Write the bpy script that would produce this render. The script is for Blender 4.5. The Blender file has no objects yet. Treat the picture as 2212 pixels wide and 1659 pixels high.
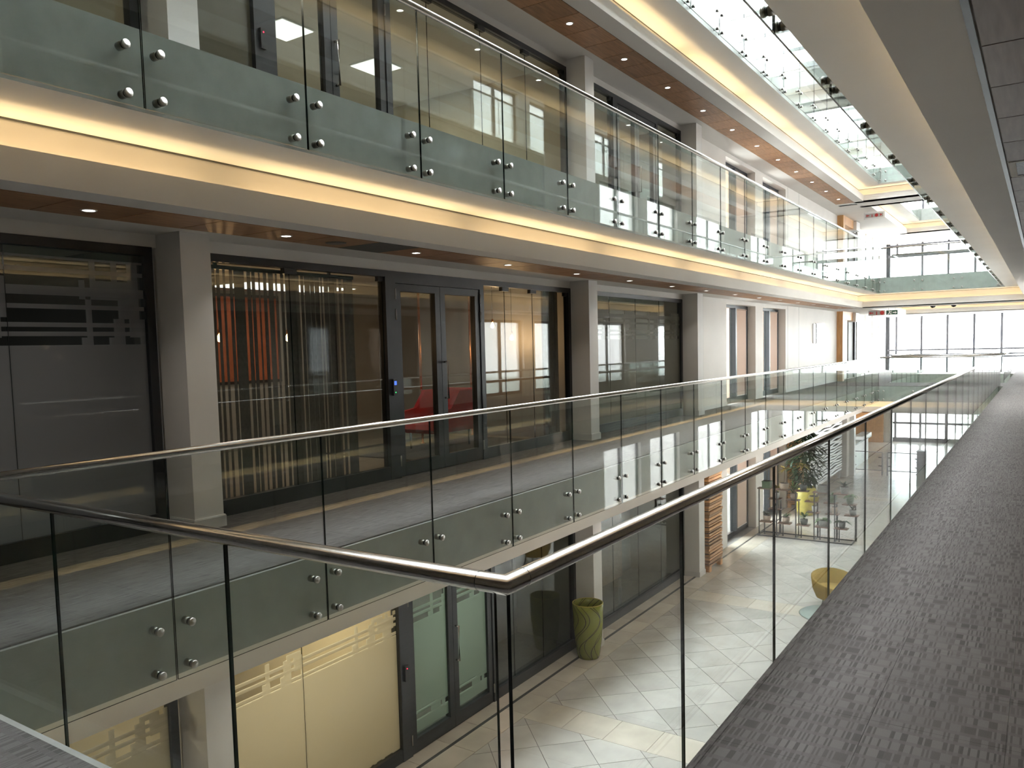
import bpy, math, random
from mathutils import Matrix, Vector
random.seed(7)
S = bpy.context.scene
COL = S.collection
# ------------------------------------------------------------------ camera
cam = bpy.data.cameras.new('camera'); camo = bpy.data.objects.new('camera', cam); COL.objects.link(camo)
YAW, PIT, ROL = 0.594128584, -0.0738063032, -0.0256522267
fw = Vector((-math.sin(YAW)*math.cos(PIT), math.cos(YAW)*math.cos(PIT), math.sin(PIT)))
r_ = fw.cross(Vector((0, 0, 1))).normalized(); u_ = r_.cross(fw)
cr, sr = math.cos(ROL), math.sin(ROL)
rt = cr*r_ + sr*u_; up = -sr*r_ + cr*u_
camo.matrix_world = Matrix(((rt.x, up.x, -fw.x, 0), (rt.y, up.y, -fw.y, 0), (rt.z, up.z, -fw.z, 1.64), (0, 0, 0, 1)))
cam.sensor_width = 36; cam.lens = 28.2785; cam.shift_x = 0.0090; cam.shift_y = 0.02389
cam.clip_start = 0.05; cam.clip_end = 500
S.camera = camo
# ------------------------------------------------------------------ sky, exposure
W = bpy.data.worlds.new('sky'); S.world = W; W.use_nodes = True
bg = W.node_tree.nodes['Background']; bg.inputs[0].default_value = (0.93, 0.97, 1.0, 1); bg.inputs[1].default_value = 13.5
S.view_settings.view_transform = 'Standard'; S.view_settings.look = 'None'
S.view_settings.exposure = 1.05; S.view_settings.gamma = 1.0; S.view_settings.use_curve_mapping = False
S.cycles.max_bounces = 9; S.cycles.diffuse_bounces = 4; S.cycles.glossy_bounces = 4
S.cycles.transmission_bounces = 4; S.cycles.transparent_max_bounces = 40
S.cycles.use_denoising = True; S.cycles.caustics_reflective = False; S.cycles.caustics_refractive = False
S.cycles.sample_clamp_indirect = 4.0
SKY0 = 1.75
RL = [40, 36, 18, 3, 12, 7, 26, 18]   # watts of the room lamps behind the glazing
COVE_W = 0.85
DOWN_W = 2.0        # watts of one downlight
#        # watts per metre of cove strip
# ------------------------------------------------------------------ materials
MATS = {}
def nt(name):
    m = bpy.data.materials.new(name); m.use_nodes = True; MATS[name] = m
    t = m.node_tree; b = t.nodes['Principled BSDF']; o = t.nodes['Material Output']
    return m, t, b, o
def N(t, typ, **k):
    n = t.nodes.new(typ)
    for a, v in k.items(): setattr(n, a, v)
    return n
def L(t, a, b): t.links.new(a, b)
def mth(t, op, a, b=None, c=None):
    n = N(t, 'ShaderNodeMath', operation=op)
    for i, v in enumerate((a, b, c)):
        if v is None: continue
        if isinstance(v, (int, float)): n.inputs[i].default_value = v
        else: L(t, v, n.inputs[i])
    return n.outputs[0]
def ramp(t, fac, stops):
    n = N(t, 'ShaderNodeValToRGB'); e = n.color_ramp.elements
    while len(e) < len(stops): e.new(0.5)
    for i, (p, c) in enumerate(stops): e[i].position = p; e[i].color = (*c, 1)
    L(t, fac, n.inputs[0]); return n.outputs[0]
def pmat(name, col, rough=0.6, metal=0.0, var=0.06, scale=6.0, stretch=(1, 1, 1), bump=0.0, rnd=0.0, emit=None, spec=0.5):
    m, t, b, o = nt(name)
    tc = N(t, 'ShaderNodeTexCoord'); mp = N(t, 'ShaderNodeMapping'); mp.inputs['Scale'].default_value = stretch
    L(t, tc.outputs['Object'], mp.inputs[0])
    nz = N(t, 'ShaderNodeTexNoise'); nz.inputs['Scale'].default_value = scale; nz.inputs['Detail'].default_value = 4
    L(t, mp.outputs[0], nz.inputs[0])
    fac = nz.outputs['Fac']
    if rnd:
        oi = N(t, 'ShaderNodeObjectInfo')
        off = N(t, 'ShaderNodeVectorMath', operation='SCALE'); L(t, oi.outputs['Location'], off.inputs[0]); off.inputs['Scale'].default_value = 1.7
        ad = N(t, 'ShaderNodeVectorMath', operation='ADD'); L(t, mp.outputs[0], ad.inputs[0]); L(t, off.outputs[0], ad.inputs[1]); L(t, ad.outputs[0], nz.inputs[0])
        fac = mth(t, 'ADD', fac, mth(t, 'MULTIPLY', mth(t, 'SUBTRACT', oi.outputs['Random'], 0.5), rnd))
    lo = tuple(max(0, c*(1-var*2.2)) for c in col); hi = tuple(min(1, c*(1+var*2.2)) for c in col)
    L(t, ramp(t, fac, [(0.2, lo), (0.8, hi)]), b.inputs['Base Color'])
    b.inputs['Roughness'].default_value = rough; b.inputs['Metallic'].default_value = metal
    b.inputs['Specular IOR Level'].default_value = spec
    if bump:
        bp = N(t, 'ShaderNodeBump'); bp.inputs['Strength'].default_value = bump; bp.inputs['Distance'].default_value = 0.01
        L(t, nz.outputs['Fac'], bp.inputs['Height']); L(t, bp.outputs[0], b.inputs['Normal'])
    if emit: b.inputs['Emission Color'].default_value = (*emit[0], 1); b.inputs['Emission Strength'].default_value = emit[1]
    return m
def thin_glass(name, tint, f0=0.04, film=None, rough=0.0):
    """clear pane: straight-through tint plus a mirror reflection that grows at grazing angles; film = frosted print on the glass"""
    m, t, b, o = nt(name); t.nodes.remove(b)
    g = N(t, 'ShaderNodeNewGeometry')
    d = N(t, 'ShaderNodeVectorMath', operation='DOT_PRODUCT'); L(t, g.outputs['Normal'], d.inputs[0]); L(t, g.outputs['Incoming'], d.inputs[1])
    c = mth(t, 'ABSOLUTE', d.outputs['Value'])
    fr = mth(t, 'ADD', mth(t, 'MULTIPLY', mth(t, 'POWER', mth(t, 'SUBTRACT', 1.0, c), 5.0), 0.9), f0)
    tr = N(t, 'ShaderNodeBsdfTransparent'); tr.inputs[0].default_value = (*tint, 1)
    gl = N(t, 'ShaderNodeBsdfAnisotropic'); gl.inputs['Roughness'].default_value = rough; gl.inputs[0].default_value = (0.95, 0.97, 0.96, 1)
    base = tr.outputs[0]
    if film:
        tc = N(t, 'ShaderNodeTexCoord'); sp = N(t, 'ShaderNodeSeparateXYZ'); L(t, tc.outputs['Object'], sp.inputs[0])
        y, z = sp.outputs[1], sp.outputs[2]
        z0, z1, z2, z3, dens, colr = film        # solid z0..z1, stripes z1..z2 ; also stripes below z0 down to z3
        rows = mth(t, 'FLOOR', mth(t, 'MULTIPLY', z, 26.0))
        wn = N(t, 'ShaderNodeTexWhiteNoise', noise_dimensions='1D'); L(t, rows, wn.inputs['W'])
        cx = N(t, 'ShaderNodeCombineXYZ'); L(t, mth(t, 'FLOOR', mth(t, 'MULTIPLY', y, 20.0)), cx.inputs[0]); L(t, mth(t, 'FLOOR', mth(t, 'MULTIPLY', z, 6.0)), cx.inputs[1])
        wn2 = N(t, 'ShaderNodeTexWhiteNoise', noise_dimensions='2D'); L(t, cx.outputs[0], wn2.inputs['Vector'])
        nz = N(t, 'ShaderNodeTexNoise', noise_dimensions='1D'); nz.inputs['Scale'].default_value = 0.9; L(t, y, nz.inputs['W'])
        dash = mth(t, 'MULTIPLY', mth(t, 'GREATER_THAN', wn2.outputs[0], 0.45), mth(t, 'GREATER_THAN', nz.outputs[0], 0.5))
        stripe = mth(t, 'MAXIMUM', mth(t, 'GREATER_THAN', wn.outputs[0], 0.48), mth(t, 'MULTIPLY', dash, 0.9))
        inb = lambda a, bb: mth(t, 'MULTIPLY', mth(t, 'GREATER_THAN', z, a), mth(t, 'LESS_THAN', z, bb))
        mask = mth(t, 'ADD', inb(z0, z1), mth(t, 'MULTIPLY', mth(t, 'ADD', inb(z1, z2), inb(z3, z0)), stripe))
        tl = N(t, 'ShaderNodeBsdfTranslucent'); tl.inputs[0].default_value = (*colr, 1)
        df = N(t, 'ShaderNodeBsdfDiffuse'); df.inputs[0].default_value = (*[k*0.35 for k in colr], 1)
        ad = N(t, 'ShaderNodeMixShader'); ad.inputs[0].default_value = 0.35; L(t, tl.outputs[0], ad.inputs[1]); L(t, df.outputs[0], ad.inputs[2])
        mf = N(t, 'ShaderNodeMixShader'); L(t, mth(t, 'MULTIPLY', mask, dens), mf.inputs[0]); L(t, tr.outputs[0], mf.inputs[1]); L(t, ad.outputs[0], mf.inputs[2])
        base = mf.outputs[0]
    mx = N(t, 'ShaderNodeMixShader'); L(t, fr, mx.inputs[0]); L(t, base, mx.inputs[1]); L(t, gl.outputs[0], mx.inputs[2])
    L(t, mx.outputs[0], o.inputs[0]); return m
def emat(name, col, s):
    m, t, b, o = nt(name); t.nodes.remove(b); e = N(t, 'ShaderNodeEmission'); e.inputs[0].default_value = (*col, 1); e.inputs[1].default_value = s
    L(t, e.outputs[0], o.inputs[0]); return m
pmat('wall_paint', (0.80, 0.765, 0.72), 0.6, var=0.02, scale=1.2)
pmat('ceiling_paint', (0.77, 0.74, 0.70), 0.7, var=0.02, scale=1.0)
pmat('fascia_paint', (0.88, 0.88, 0.85), 0.6, var=0.015, scale=1.0)
pmat('column_paint', (0.80, 0.78, 0.75), 0.55, var=0.02, scale=1.5)
pmat('concrete', (0.30, 0.29, 0.27), 0.8, var=0.08, scale=3)
pmat('edge_trim', (0.30, 0.31, 0.28), 0.45, metal=0.3, var=0.05)
pmat('wood_ceiling', (0.36, 0.19, 0.095), 0.45, var=0.16, scale=3, stretch=(14, 1.2, 1), rnd=0.25)
pmat('wood_ceiling_dim', (0.26, 0.20, 0.175), 0.5, var=0.10, scale=3, stretch=(14, 1.2, 1), rnd=0.2)  # same ceiling timber, with its dim light put into a greyer colour
pmat('wood_slat', (0.50, 0.27, 0.12), 0.55, var=0.2, scale=4, stretch=(3, 3, 22), rnd=0.6)
pmat('wood_panel', (0.50, 0.26, 0.10), 0.45, var=0.12, scale=3, stretch=(6, 6, 0.8))
pmat('shelf_wood', (0.16, 0.09, 0.06), 0.5, var=0.15, scale=10)
pmat('dark_frame', (0.022, 0.024, 0.028), 0.35, var=0.05)
pmat('frame_dark', (0.10, 0.10, 0.115), 0.4, var=0.04)
pmat('frame_grey', (0.33, 0.34, 0.37), 0.4, metal=0.4, var=0.04)
pmat('steel', (0.56, 0.54, 0.51), 0.22, metal=1.0, var=0.05, scale=60, stretch=(1, 1, 1))
pmat('steel_bolt', (0.34, 0.32, 0.29), 0.38, metal=1.0, var=0.04)
pmat('rubber', (0.01, 0.01, 0.01), 0.6, var=0.02)
pmat('grout', (0.17, 0.16, 0.15), 0.8, var=0.08, scale=8)
pmat('tile_grey', (0.50, 0.47, 0.43), 0.18, var=0.07, scale=2.2, rnd=0.35)
pmat('tile_beige', (0.56, 0.50, 0.42), 0.18, var=0.07, scale=2.2, rnd=0.35)
pmat('stone_dark', (0.09, 0.09, 0.09), 0.25, var=0.08)
pmat('white_gloss', (0.80, 0.80, 0.79), 0.3, var=0.015)
pmat('black_plastic', (0.015, 0.015, 0.016), 0.35, var=0.03)
pmat('red_fabric', (0.62, 0.03, 0.035), 0.8, var=0.06, scale=40)
pmat('yellow_fabric', (0.36, 0.23, 0.05), 0.85, var=0.1, scale=60, bump=0.1)
pmat('teal_top', (0.33, 0.39, 0.37), 0.25, var=0.04)
pmat('orange_art', (0.42, 0.11, 0.04), 0.6, var=0.25, scale=1.6)
pmat('blind', (0.20, 0.165, 0.15), 0.7, var=0.1, scale=20)
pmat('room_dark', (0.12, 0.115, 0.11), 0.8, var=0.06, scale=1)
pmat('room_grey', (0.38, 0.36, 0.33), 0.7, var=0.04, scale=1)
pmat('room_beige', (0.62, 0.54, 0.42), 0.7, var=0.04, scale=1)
pmat('room_floor', (0.36, 0.31, 0.25), 0.6, var=0.06, scale=2)
pmat('copper', (0.85, 0.42, 0.22), 0.25, metal=1.0, var=0.04)
pmat('pot_clay', (0.42, 0.33, 0.26), 0.7, var=0.1, scale=20)
pmat('pot_grey', (0.20, 0.195, 0.18), 0.6, var=0.1, scale=20)
pmat('pot_dark', (0.06, 0.065, 0.055), 0.5, var=0.1, scale=20)
pmat('pot_green', (0.09, 0.13, 0.075), 0.4, var=0.1, scale=12)
pmat('soil', (0.03, 0.022, 0.015), 0.9, var=0.2, scale=40)
pmat('leaf_green', (0.05, 0.12, 0.03), 0.5, var=0.25, scale=9)
pmat('leaf_dark', (0.022, 0.05, 0.02), 0.45, var=0.3, scale=5)
pmat('leaf_yellow', (0.36, 0.28, 0.05), 0.55, var=0.2, scale=9)
pmat('stem', (0.14, 0.10, 0.05), 0.7, var=0.1)
pmat('planter_yellow', (0.42, 0.34, 0.06), 0.5, var=0.08, scale=8)
pmat('sign_red', (0.45, 0.03, 0.03), 0.5, var=0.02)
pmat('sign_green', (0.02, 0.09, 0.06), 0.5, var=0.02)
pmat('sign_grey', (0.45, 0.42, 0.40), 0.5, var=0.02)
pmat('sign_white', (0.85, 0.85, 0.85), 0.5, var=0.01)
pmat('vent_dark', (0.10, 0.10, 0.10), 0.6, var=0.05)
pmat('dark_glass', (0.03, 0.035, 0.034), 0.05, var=0.05)
pmat('kiosk_grey', (0.30, 0.30, 0.33), 0.4, var=0.03)
pmat('outdoor_wall', (0.62, 0.46, 0.36), 0.8, var=0.05, scale=1)
pmat('outdoor_ground', (0.35, 0.34, 0.32), 0.9, var=0.06, scale=0.4)
pmat('skirting', (0.72, 0.71, 0.69), 0.4, var=0.01)
pmat('cabinet_grey', (0.55, 0.54, 0.50), 0.5, var=0.03, scale=1)
thin_glass('glass', (0.955, 0.980, 0.970))
thin_glass('glass_shop', (0.80, 0.83, 0.81), 0.05)
thin_glass('glass_window', (0.95, 0.97, 0.97), 0.03)
thin_glass('glass_skylight', (0.86, 0.88, 0.89), 0.03)
thin_glass('glass_frost_dark', (0.80, 0.83, 0.81), 0.045, (0.0, 1.75, 2.52, -1, 0.86, (0.75, 0.75, 0.75)))
thin_glass('glass_frost_mid', (0.84, 0.86, 0.83), 0.045, (0.0, 1.76, 2.34, -1, 0.72, (0.40, 0.40, 0.34)))
thin_glass('glass_frost_lit', (0.92, 0.93, 0.88), 0.03, (0.42, 1.72, 2.05, 0.18, 0.96, (0.86, 0.84, 0.74)))
thin_glass('glass_frost_green', (0.88, 0.93, 0.89), 0.04, (0.55, 1.75, 2.15, 0.25, 0.93, (0.66, 0.76, 0.68)))
thin_glass('glass_blind', (0.95, 0.95, 0.95), 0.04, (-1.0, 5.0, 6.0, -2, 0.6, (0.85, 0.83, 0.80)))
pmat('glass_edge', (0.004, 0.016, 0.012), 0.15, var=0.02)
m, t, b, o = nt('roller_cloth'); t.nodes.remove(b)
tl = N(t, 'ShaderNodeBsdfTranslucent'); tl.inputs[0].default_value = (0.11, 0.083, 0.068, 1); df = N(t, 'ShaderNodeBsdfDiffuse'); df.inputs[0].default_value = (0.55, 0.46, 0.40, 1)
wv = N(t, 'ShaderNodeTexNoise'); wv.inputs['Scale'].default_value = 60; ad = N(t, 'ShaderNodeAddShader'); L(t, tl.outputs[0], ad.inputs[0]); L(t, df.outputs[0], ad.inputs[1]); L(t, ad.outputs[0], o.inputs[0])
emat('lamp_white', (1.0, 0.95, 0.88), 14.0)
emat('lamp_warm', (1.0, 0.62, 0.28), 12.0)
emat('led_red', (1.0, 0.02, 0.05), 3.0)
emat('led_green', (0.05, 1.0, 0.2), 1.5)
emat('led_blue', (0.08, 0.18, 1.0), 0.8)
emat('strip_warm', (1.0, 0.74, 0.38), 3.0)
emat('panel_light', (1.0, 0.97, 0.9), 1.0)
# carpet: fine ribs along the walkway, broken into blocks
m, t, b, o = nt('carpet')
g = N(t, 'ShaderNodeNewGeometry'); sp = N(t, 'ShaderNodeSeparateXYZ'); L(t, g.outputs['Position'], sp.inputs[0])
X, Y = sp.outputs[0], sp.outputs[1]
bx_ = mth(t, 'FLOOR', mth(t, 'MULTIPLY', X, 8.0)); by_ = mth(t, 'FLOOR', mth(t, 'MULTIPLY', Y, 10.0))
cb = N(t, 'ShaderNodeCombineXYZ'); L(t, bx_, cb.inputs[0]); L(t, by_, cb.inputs[1])
wb = N(t, 'ShaderNodeTexWhiteNoise', noise_dimensions='2D'); L(t, cb.outputs[0], wb.inputs['Vector'])
cr_ = N(t, 'ShaderNodeCombineXYZ'); L(t, mth(t, 'FLOOR', mth(t, 'MULTIPLY', X, 125.0)), cr_.inputs[0]); L(t, by_, cr_.inputs[1])
wr = N(t, 'ShaderNodeTexWhiteNoise', noise_dimensions='2D'); L(t, cr_.outputs[0], wr.inputs['Vector'])
fib = N(t, 'ShaderNodeTexNoise'); fib.inputs['Scale'].default_value = 300; fib.inputs['Detail'].default_value = 2; L(t, g.outputs['Position'], fib.inputs[0])
big = N(t, 'ShaderNodeTexNoise'); big.inputs['Scale'].default_value = 2.0; L(t, g.outputs['Position'], big.inputs[0])
band = mth(t, 'LESS_THAN', mth(t, 'FRACT', mth(t, 'MULTIPLY', Y, 10.0)), 0.30)
amp = mth(t, 'MULTIPLY', mth(t, 'SUBTRACT', 1.0, mth(t, 'MULTIPLY', band, 0.75)), mth(t, 'ADD', 0.35, mth(t, 'MULTIPLY', wb.outputs[0], 0.65)))
rib = mth(t, 'MULTIPLY', mth(t, 'SUBTRACT', mth(t, 'GREATER_THAN', wr.outputs[0], 0.45), 0.62), amp)
val = mth(t, 'ADD', mth(t, 'ADD', 0.60, mth(t, 'MULTIPLY', rib, 0.48)), mth(t, 'ADD', mth(t, 'MULTIPLY', mth(t, 'SUBTRACT', fib.outputs[0], 0.5), 0.35), mth(t, 'MULTIPLY', mth(t, 'SUBTRACT', big.outputs[0], 0.5), 0.18)))
L(t, ramp(t, val, [(0.0, (0.035, 0.031, 0.030)), (0.55, (0.105, 0.094, 0.089)), (1.0, (0.17, 0.155, 0.147))]), b.inputs['Base Color'])
b.inputs['Roughness'].default_value = 0.95; b.inputs['Specular IOR Level'].default_value = 0.15
bp = N(t, 'ShaderNodeBump'); bp.inputs['Strength'].default_value = 0.25; bp.inputs['Distance'].default_value = 0.003; L(t, rib, bp.inputs['Height']); L(t, bp.outputs[0], b.inputs['Normal'])
# glazed olive bin with dark swirling lines
m, t, b, o = nt('bin_glaze')
tc = N(t, 'ShaderNodeTexCoord'); sp = N(t, 'ShaderNodeSeparateXYZ'); L(t, tc.outputs['Object'], sp.inputs[0])
ang = mth(t, 'ARCTAN2', sp.outputs[1], sp.outputs[0])
s1 = mth(t, 'SINE', mth(t, 'ADD', mth(t, 'MULTIPLY', ang, 4.0), mth(t, 'MULTIPLY', mth(t, 'SINE', mth(t, 'MULTIPLY', sp.outputs[2], 6.5)), 2.4)))
s2 = mth(t, 'SINE', mth(t, 'ADD', mth(t, 'MULTIPLY', ang, 3.0), mth(t, 'MULTIPLY', mth(t, 'SINE', mth(t, 'ADD', mth(t, 'MULTIPLY', sp.outputs[2], 5.5), 0.9)), 2.6)))
ln = mth(t, 'MINIMUM', mth(t, 'ABSOLUTE', s1), mth(t, 'ABSOLUTE', s2))
L(t, ramp(t, ln, [(0.0, (0.03, 0.018, 0.01)), (0.06, (0.035, 0.02, 0.01)), (0.10, (0.21, 0.22, 0.03)), (1.0, (0.24, 0.25, 0.035))]), b.inputs['Base Color'])
b.inputs['Roughness'].default_value = 0.22
# ------------------------------------------------------------------ mesh helpers
class MB:
    def __init__(s): s.v = []; s.f = []; s.m = []; s.sm = []
    def box(s, x0, x1, y0, y1, z0, z1, mi=0):
        i = len(s.v); s.v += [(x0,y0,z0),(x1,y0,z0),(x1,y1,z0),(x0,y1,z0),(x0,y0,z1),(x1,y0,z1),(x1,y1,z1),(x0,y1,z1)]
        for f in ((0,3,2,1),(4,5,6,7),(0,1,5,4),(1,2,6,5),(2,3,7,6),(3,0,4,7)): s.f.append([i+k for k in f]); s.m.append(mi); s.sm.append(False)
        return s
    def face(s, pts, mi=0):
        i = len(s.v); s.v += pts; s.f.append(list(range(i, i+len(pts)))); s.m.append(mi); s.sm.append(False)
    def prism(s, poly, z0, z1, mi=0):
        n = len(poly); i = len(s.v)
        s.v += [(x,y,z0) for x,y in poly] + [(x,y,z1) for x,y in poly]
        s.f.append([i+n+k for k in range(n)]); s.f.append([i+n-1-k for k in range(n)])
        for k in range(n): s.f.append([i+k, i+(k+1)%n, i+n+(k+1)%n, i+n+k])
        s.m += [mi]*(n+2); s.sm += [False]*(n+2)
        return s
    def prism_x(s, poly, x0, x1, mi=0):      # poly in (y,z)
        n = len(poly); i = len(s.v)
        s.v += [(x0,y,z) for y,z in poly] + [(x1,y,z) for y,z in poly]
        s.f.append([i+n+k for k in range(n)]); s.f.append([i+n-1-k for k in range(n)])
        for k in range(n): s.f.append([i+k, i+(k+1)%n, i+n+(k+1)%n, i+n+k])
        s.m += [mi]*(n+2); s.sm += [False]*(n+2); return s
    def prism_y(s, poly, y0, y1, mi=0):      # poly in (x,z)
        n = len(poly); i = len(s.v)
        s.v += [(x,y0,z) for x,z in poly] + [(x,y1,z) for x,z in poly]
        s.f.append([i+k for k in range(n)]); s.f.append([i+n+n-1-k for k in range(n)])
        for k in range(n): s.f.append([i+(k+1)%n, i+k, i+n+k, i+n+(k+1)%n])
        s.m += [mi]*(n+2); s.sm += [False]*(n+2); return s
    def tube(s, path, r, n=12, mi=0, closed=False, radii=None):
        P = [Vector(p) for p in path]; k = len(P); rings = []
        for a in range(k):
            if closed: d0 = (P[a]-P[a-1]).normalized(); d1 = (P[(a+1)%k]-P[a]).normalized()
            else:
                d0 = (P[a]-P[a-1]).normalized() if a else (P[1]-P[0]).normalized()
                d1 = (P[a+1]-P[a]).normalized() if a < k-1 else d0
            tn = (d0+d1).normalized(); c = max(0.3, tn.dot(d1))
            ref = Vector((0,0,1)) if abs(tn.z) < 0.9 else Vector((1,0,0))
            sx = tn.cross(ref).normalized(); sz = sx.cross(tn).normalized()
            mitre = abs(d0.dot(d1)) < 0.999
            rr = radii[a] if radii else r; ring = []
            for j in range(n):
                q = 2*math.pi*j/n; off = sx*math.cos(q)*rr*(1/c if mitre else 1) + sz*math.sin(q)*rr
                ring.append(len(s.v)); s.v.append(tuple(P[a]+off))
            rings.append(ring)
        for a in range(k if closed else k-1):
            A, B = rings[a], rings[(a+1)%k]
            for j in range(n): s.f.append([A[j], A[(j+1)%n], B[(j+1)%n], B[j]]); s.m.append(mi); s.sm.append(True)
        if not closed:
            s.f.append(rings[0][::-1]); s.f.append(rings[-1][:]); s.m += [mi]*2; s.sm += [False]*2
        return s
    def lathe(s, prof, n=24, c=(0,0,0), mi=0, axis='z', cap=True):
        rings = []
        for r, h in prof:
            ring = []
            for j in range(n):
                q = 2*math.pi*j/n; a, bb = r*math.cos(q), r*math.sin(q)
                p = (a, bb, h) if axis == 'z' else ((h, a, bb) if axis == 'x' else (bb, h, a))
                ring.append(len(s.v)); s.v.append((p[0]+c[0], p[1]+c[1], p[2]+c[2]))
            rings.append(ring)
        for A, B in zip(rings, rings[1:]):
            for j in range(n): s.f.append([A[j], A[(j+1)%n], B[(j+1)%n], B[j]]); s.m.append(mi); s.sm.append(True)
        if cap: s.f.append(rings[0][::-1]); s.f.append(rings[-1][:]); s.m += [mi]*2; s.sm += [False]*2
        return s
    def mesh(s, name, mats):
        me = bpy.data.meshes.new(name); me.from_pydata(s.v, [], s.f)
        for k in (mats if isinstance(mats, (list, tuple)) else [mats]): me.materials.append(MATS[k])
        me.polygons.foreach_set('material_index', s.m); me.polygons.foreach_set('use_smooth', s.sm); me.update(); return me
WP = {}
def link(name, me, parent=None, loc=(0,0,0), rz=0, rot=None):
    o = bpy.data.objects.new(name, me); COL.objects.link(o)
    WP[o.name] = Vector(loc)
    if parent: o.parent = parent; o.location = Vector(loc) - WP[parent.name]
    else: o.location = loc
    if rot: o.rotation_euler = rot
    elif rz: o.rotation_euler = (0, 0, rz)
    return o
def tag(o, label, cat=None, group=None, kind=None):
    o['label'] = label
    if cat: o['category'] = cat
    if group: o['group'] = group
    if kind: o['kind'] = kind
    return o
def thing(name, label, cat, loc=(0,0,0), group=None, kind=None, rz=0):
    o = link(name, None, None, loc, rz); o.empty_display_size = 0.1
    return tag(o, label, cat, group, kind)
def struct(name, mb, mats, label=None, parent=None):
    o = link(name, mb.mesh(name, mats), parent)
    if not parent: o['kind'] = 'structure'; o['label'] = label or name.replace('_', ' '); o['category'] = name.split('_')[0]
    return o
def sroot(name, label, loc=(0,0,0)): return thing(name, label, name.split('_')[0], loc, None, 'structure')
def bx(name, x0, x1, y0, y1, z0, z1, mats, label=None, parent=None): return struct(name, MB().box(x0,x1,y0,y1,z0,z1), mats, label, parent)
# ------------------------------------------------------------------ dimensions
H = 3.78                                   # floor to floor
FX, NX = -4.92, -1.13                      # slab edges far / near
WF, WN = -6.95, 0.90                       # corridor walls far / near
V1 = (1.70, 30.88); V2 = (33.50, 41.80)    # the two voids along Y
YE = 46.80                                 # end glazing
LV = {-1: 'ground floor', 0: 'middle level', 1: 'upper level', 2: 'top level', 3: 'roof'}
mx = lambda x: FX + NX - x                 # mirror far <-> near
# ------------------------------------------------------------------ floors, slabs, cove ceilings
def ring(name, prof, rect, outs, mats, label, z, mi=None):
    """profile (d outwards from the void edge, z) swept round a rectangular void; outs = per side limit of d (far, near, start, end)"""
    x0, x1, y0, y1 = rect; mb = MB(); loops = []
    for d, h in prof:
        f, n, s, e = [min(d, k) for k in outs]
        i = len(mb.v); mb.v += [(x0-f, y0-s, z+h), (x1+n, y0-s, z+h), (x1+n, y1+e, z+h), (x0-f, y1+e, z+h)]; loops.append(i)
    for a, (i, j) in enumerate(zip(loops, loops[1:])):
        for k in range(4):
            mb.f.append([i+k, i+(k+1)%4, j+(k+1)%4, j+k]); mb.m.append(mi[a] if mi else 0); mb.sm.append(False)
    return struct(name, mb, mats, label)
PROF = [(2.03, -0.012), (0.0, -0.012), (0.0, -0.06), (0.0, -0.54), (0.78, -0.54), (0.78, -0.965), (0.61, -0.965), (0.61, -0.772), (0.58, -0.772), (0.58, -0.99), (0.89, -0.99)]
MID = [0, 1, 1, 2, 3, 3, 3, 3, 3, 4]
def area(name, loc, sx, sy, power, col, rot=(0,0,0)):
    l = bpy.data.lights.new(name, 'AREA'); l.shape = 'RECTANGLE'; l.size = sx; l.size_y = sy; l.energy = power; l.color = col
    o = bpy.data.objects.new(name, l); COL.objects.link(o); o.location = loc; o.rotation_euler = rot; return o
fi = ci = 0
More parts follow.
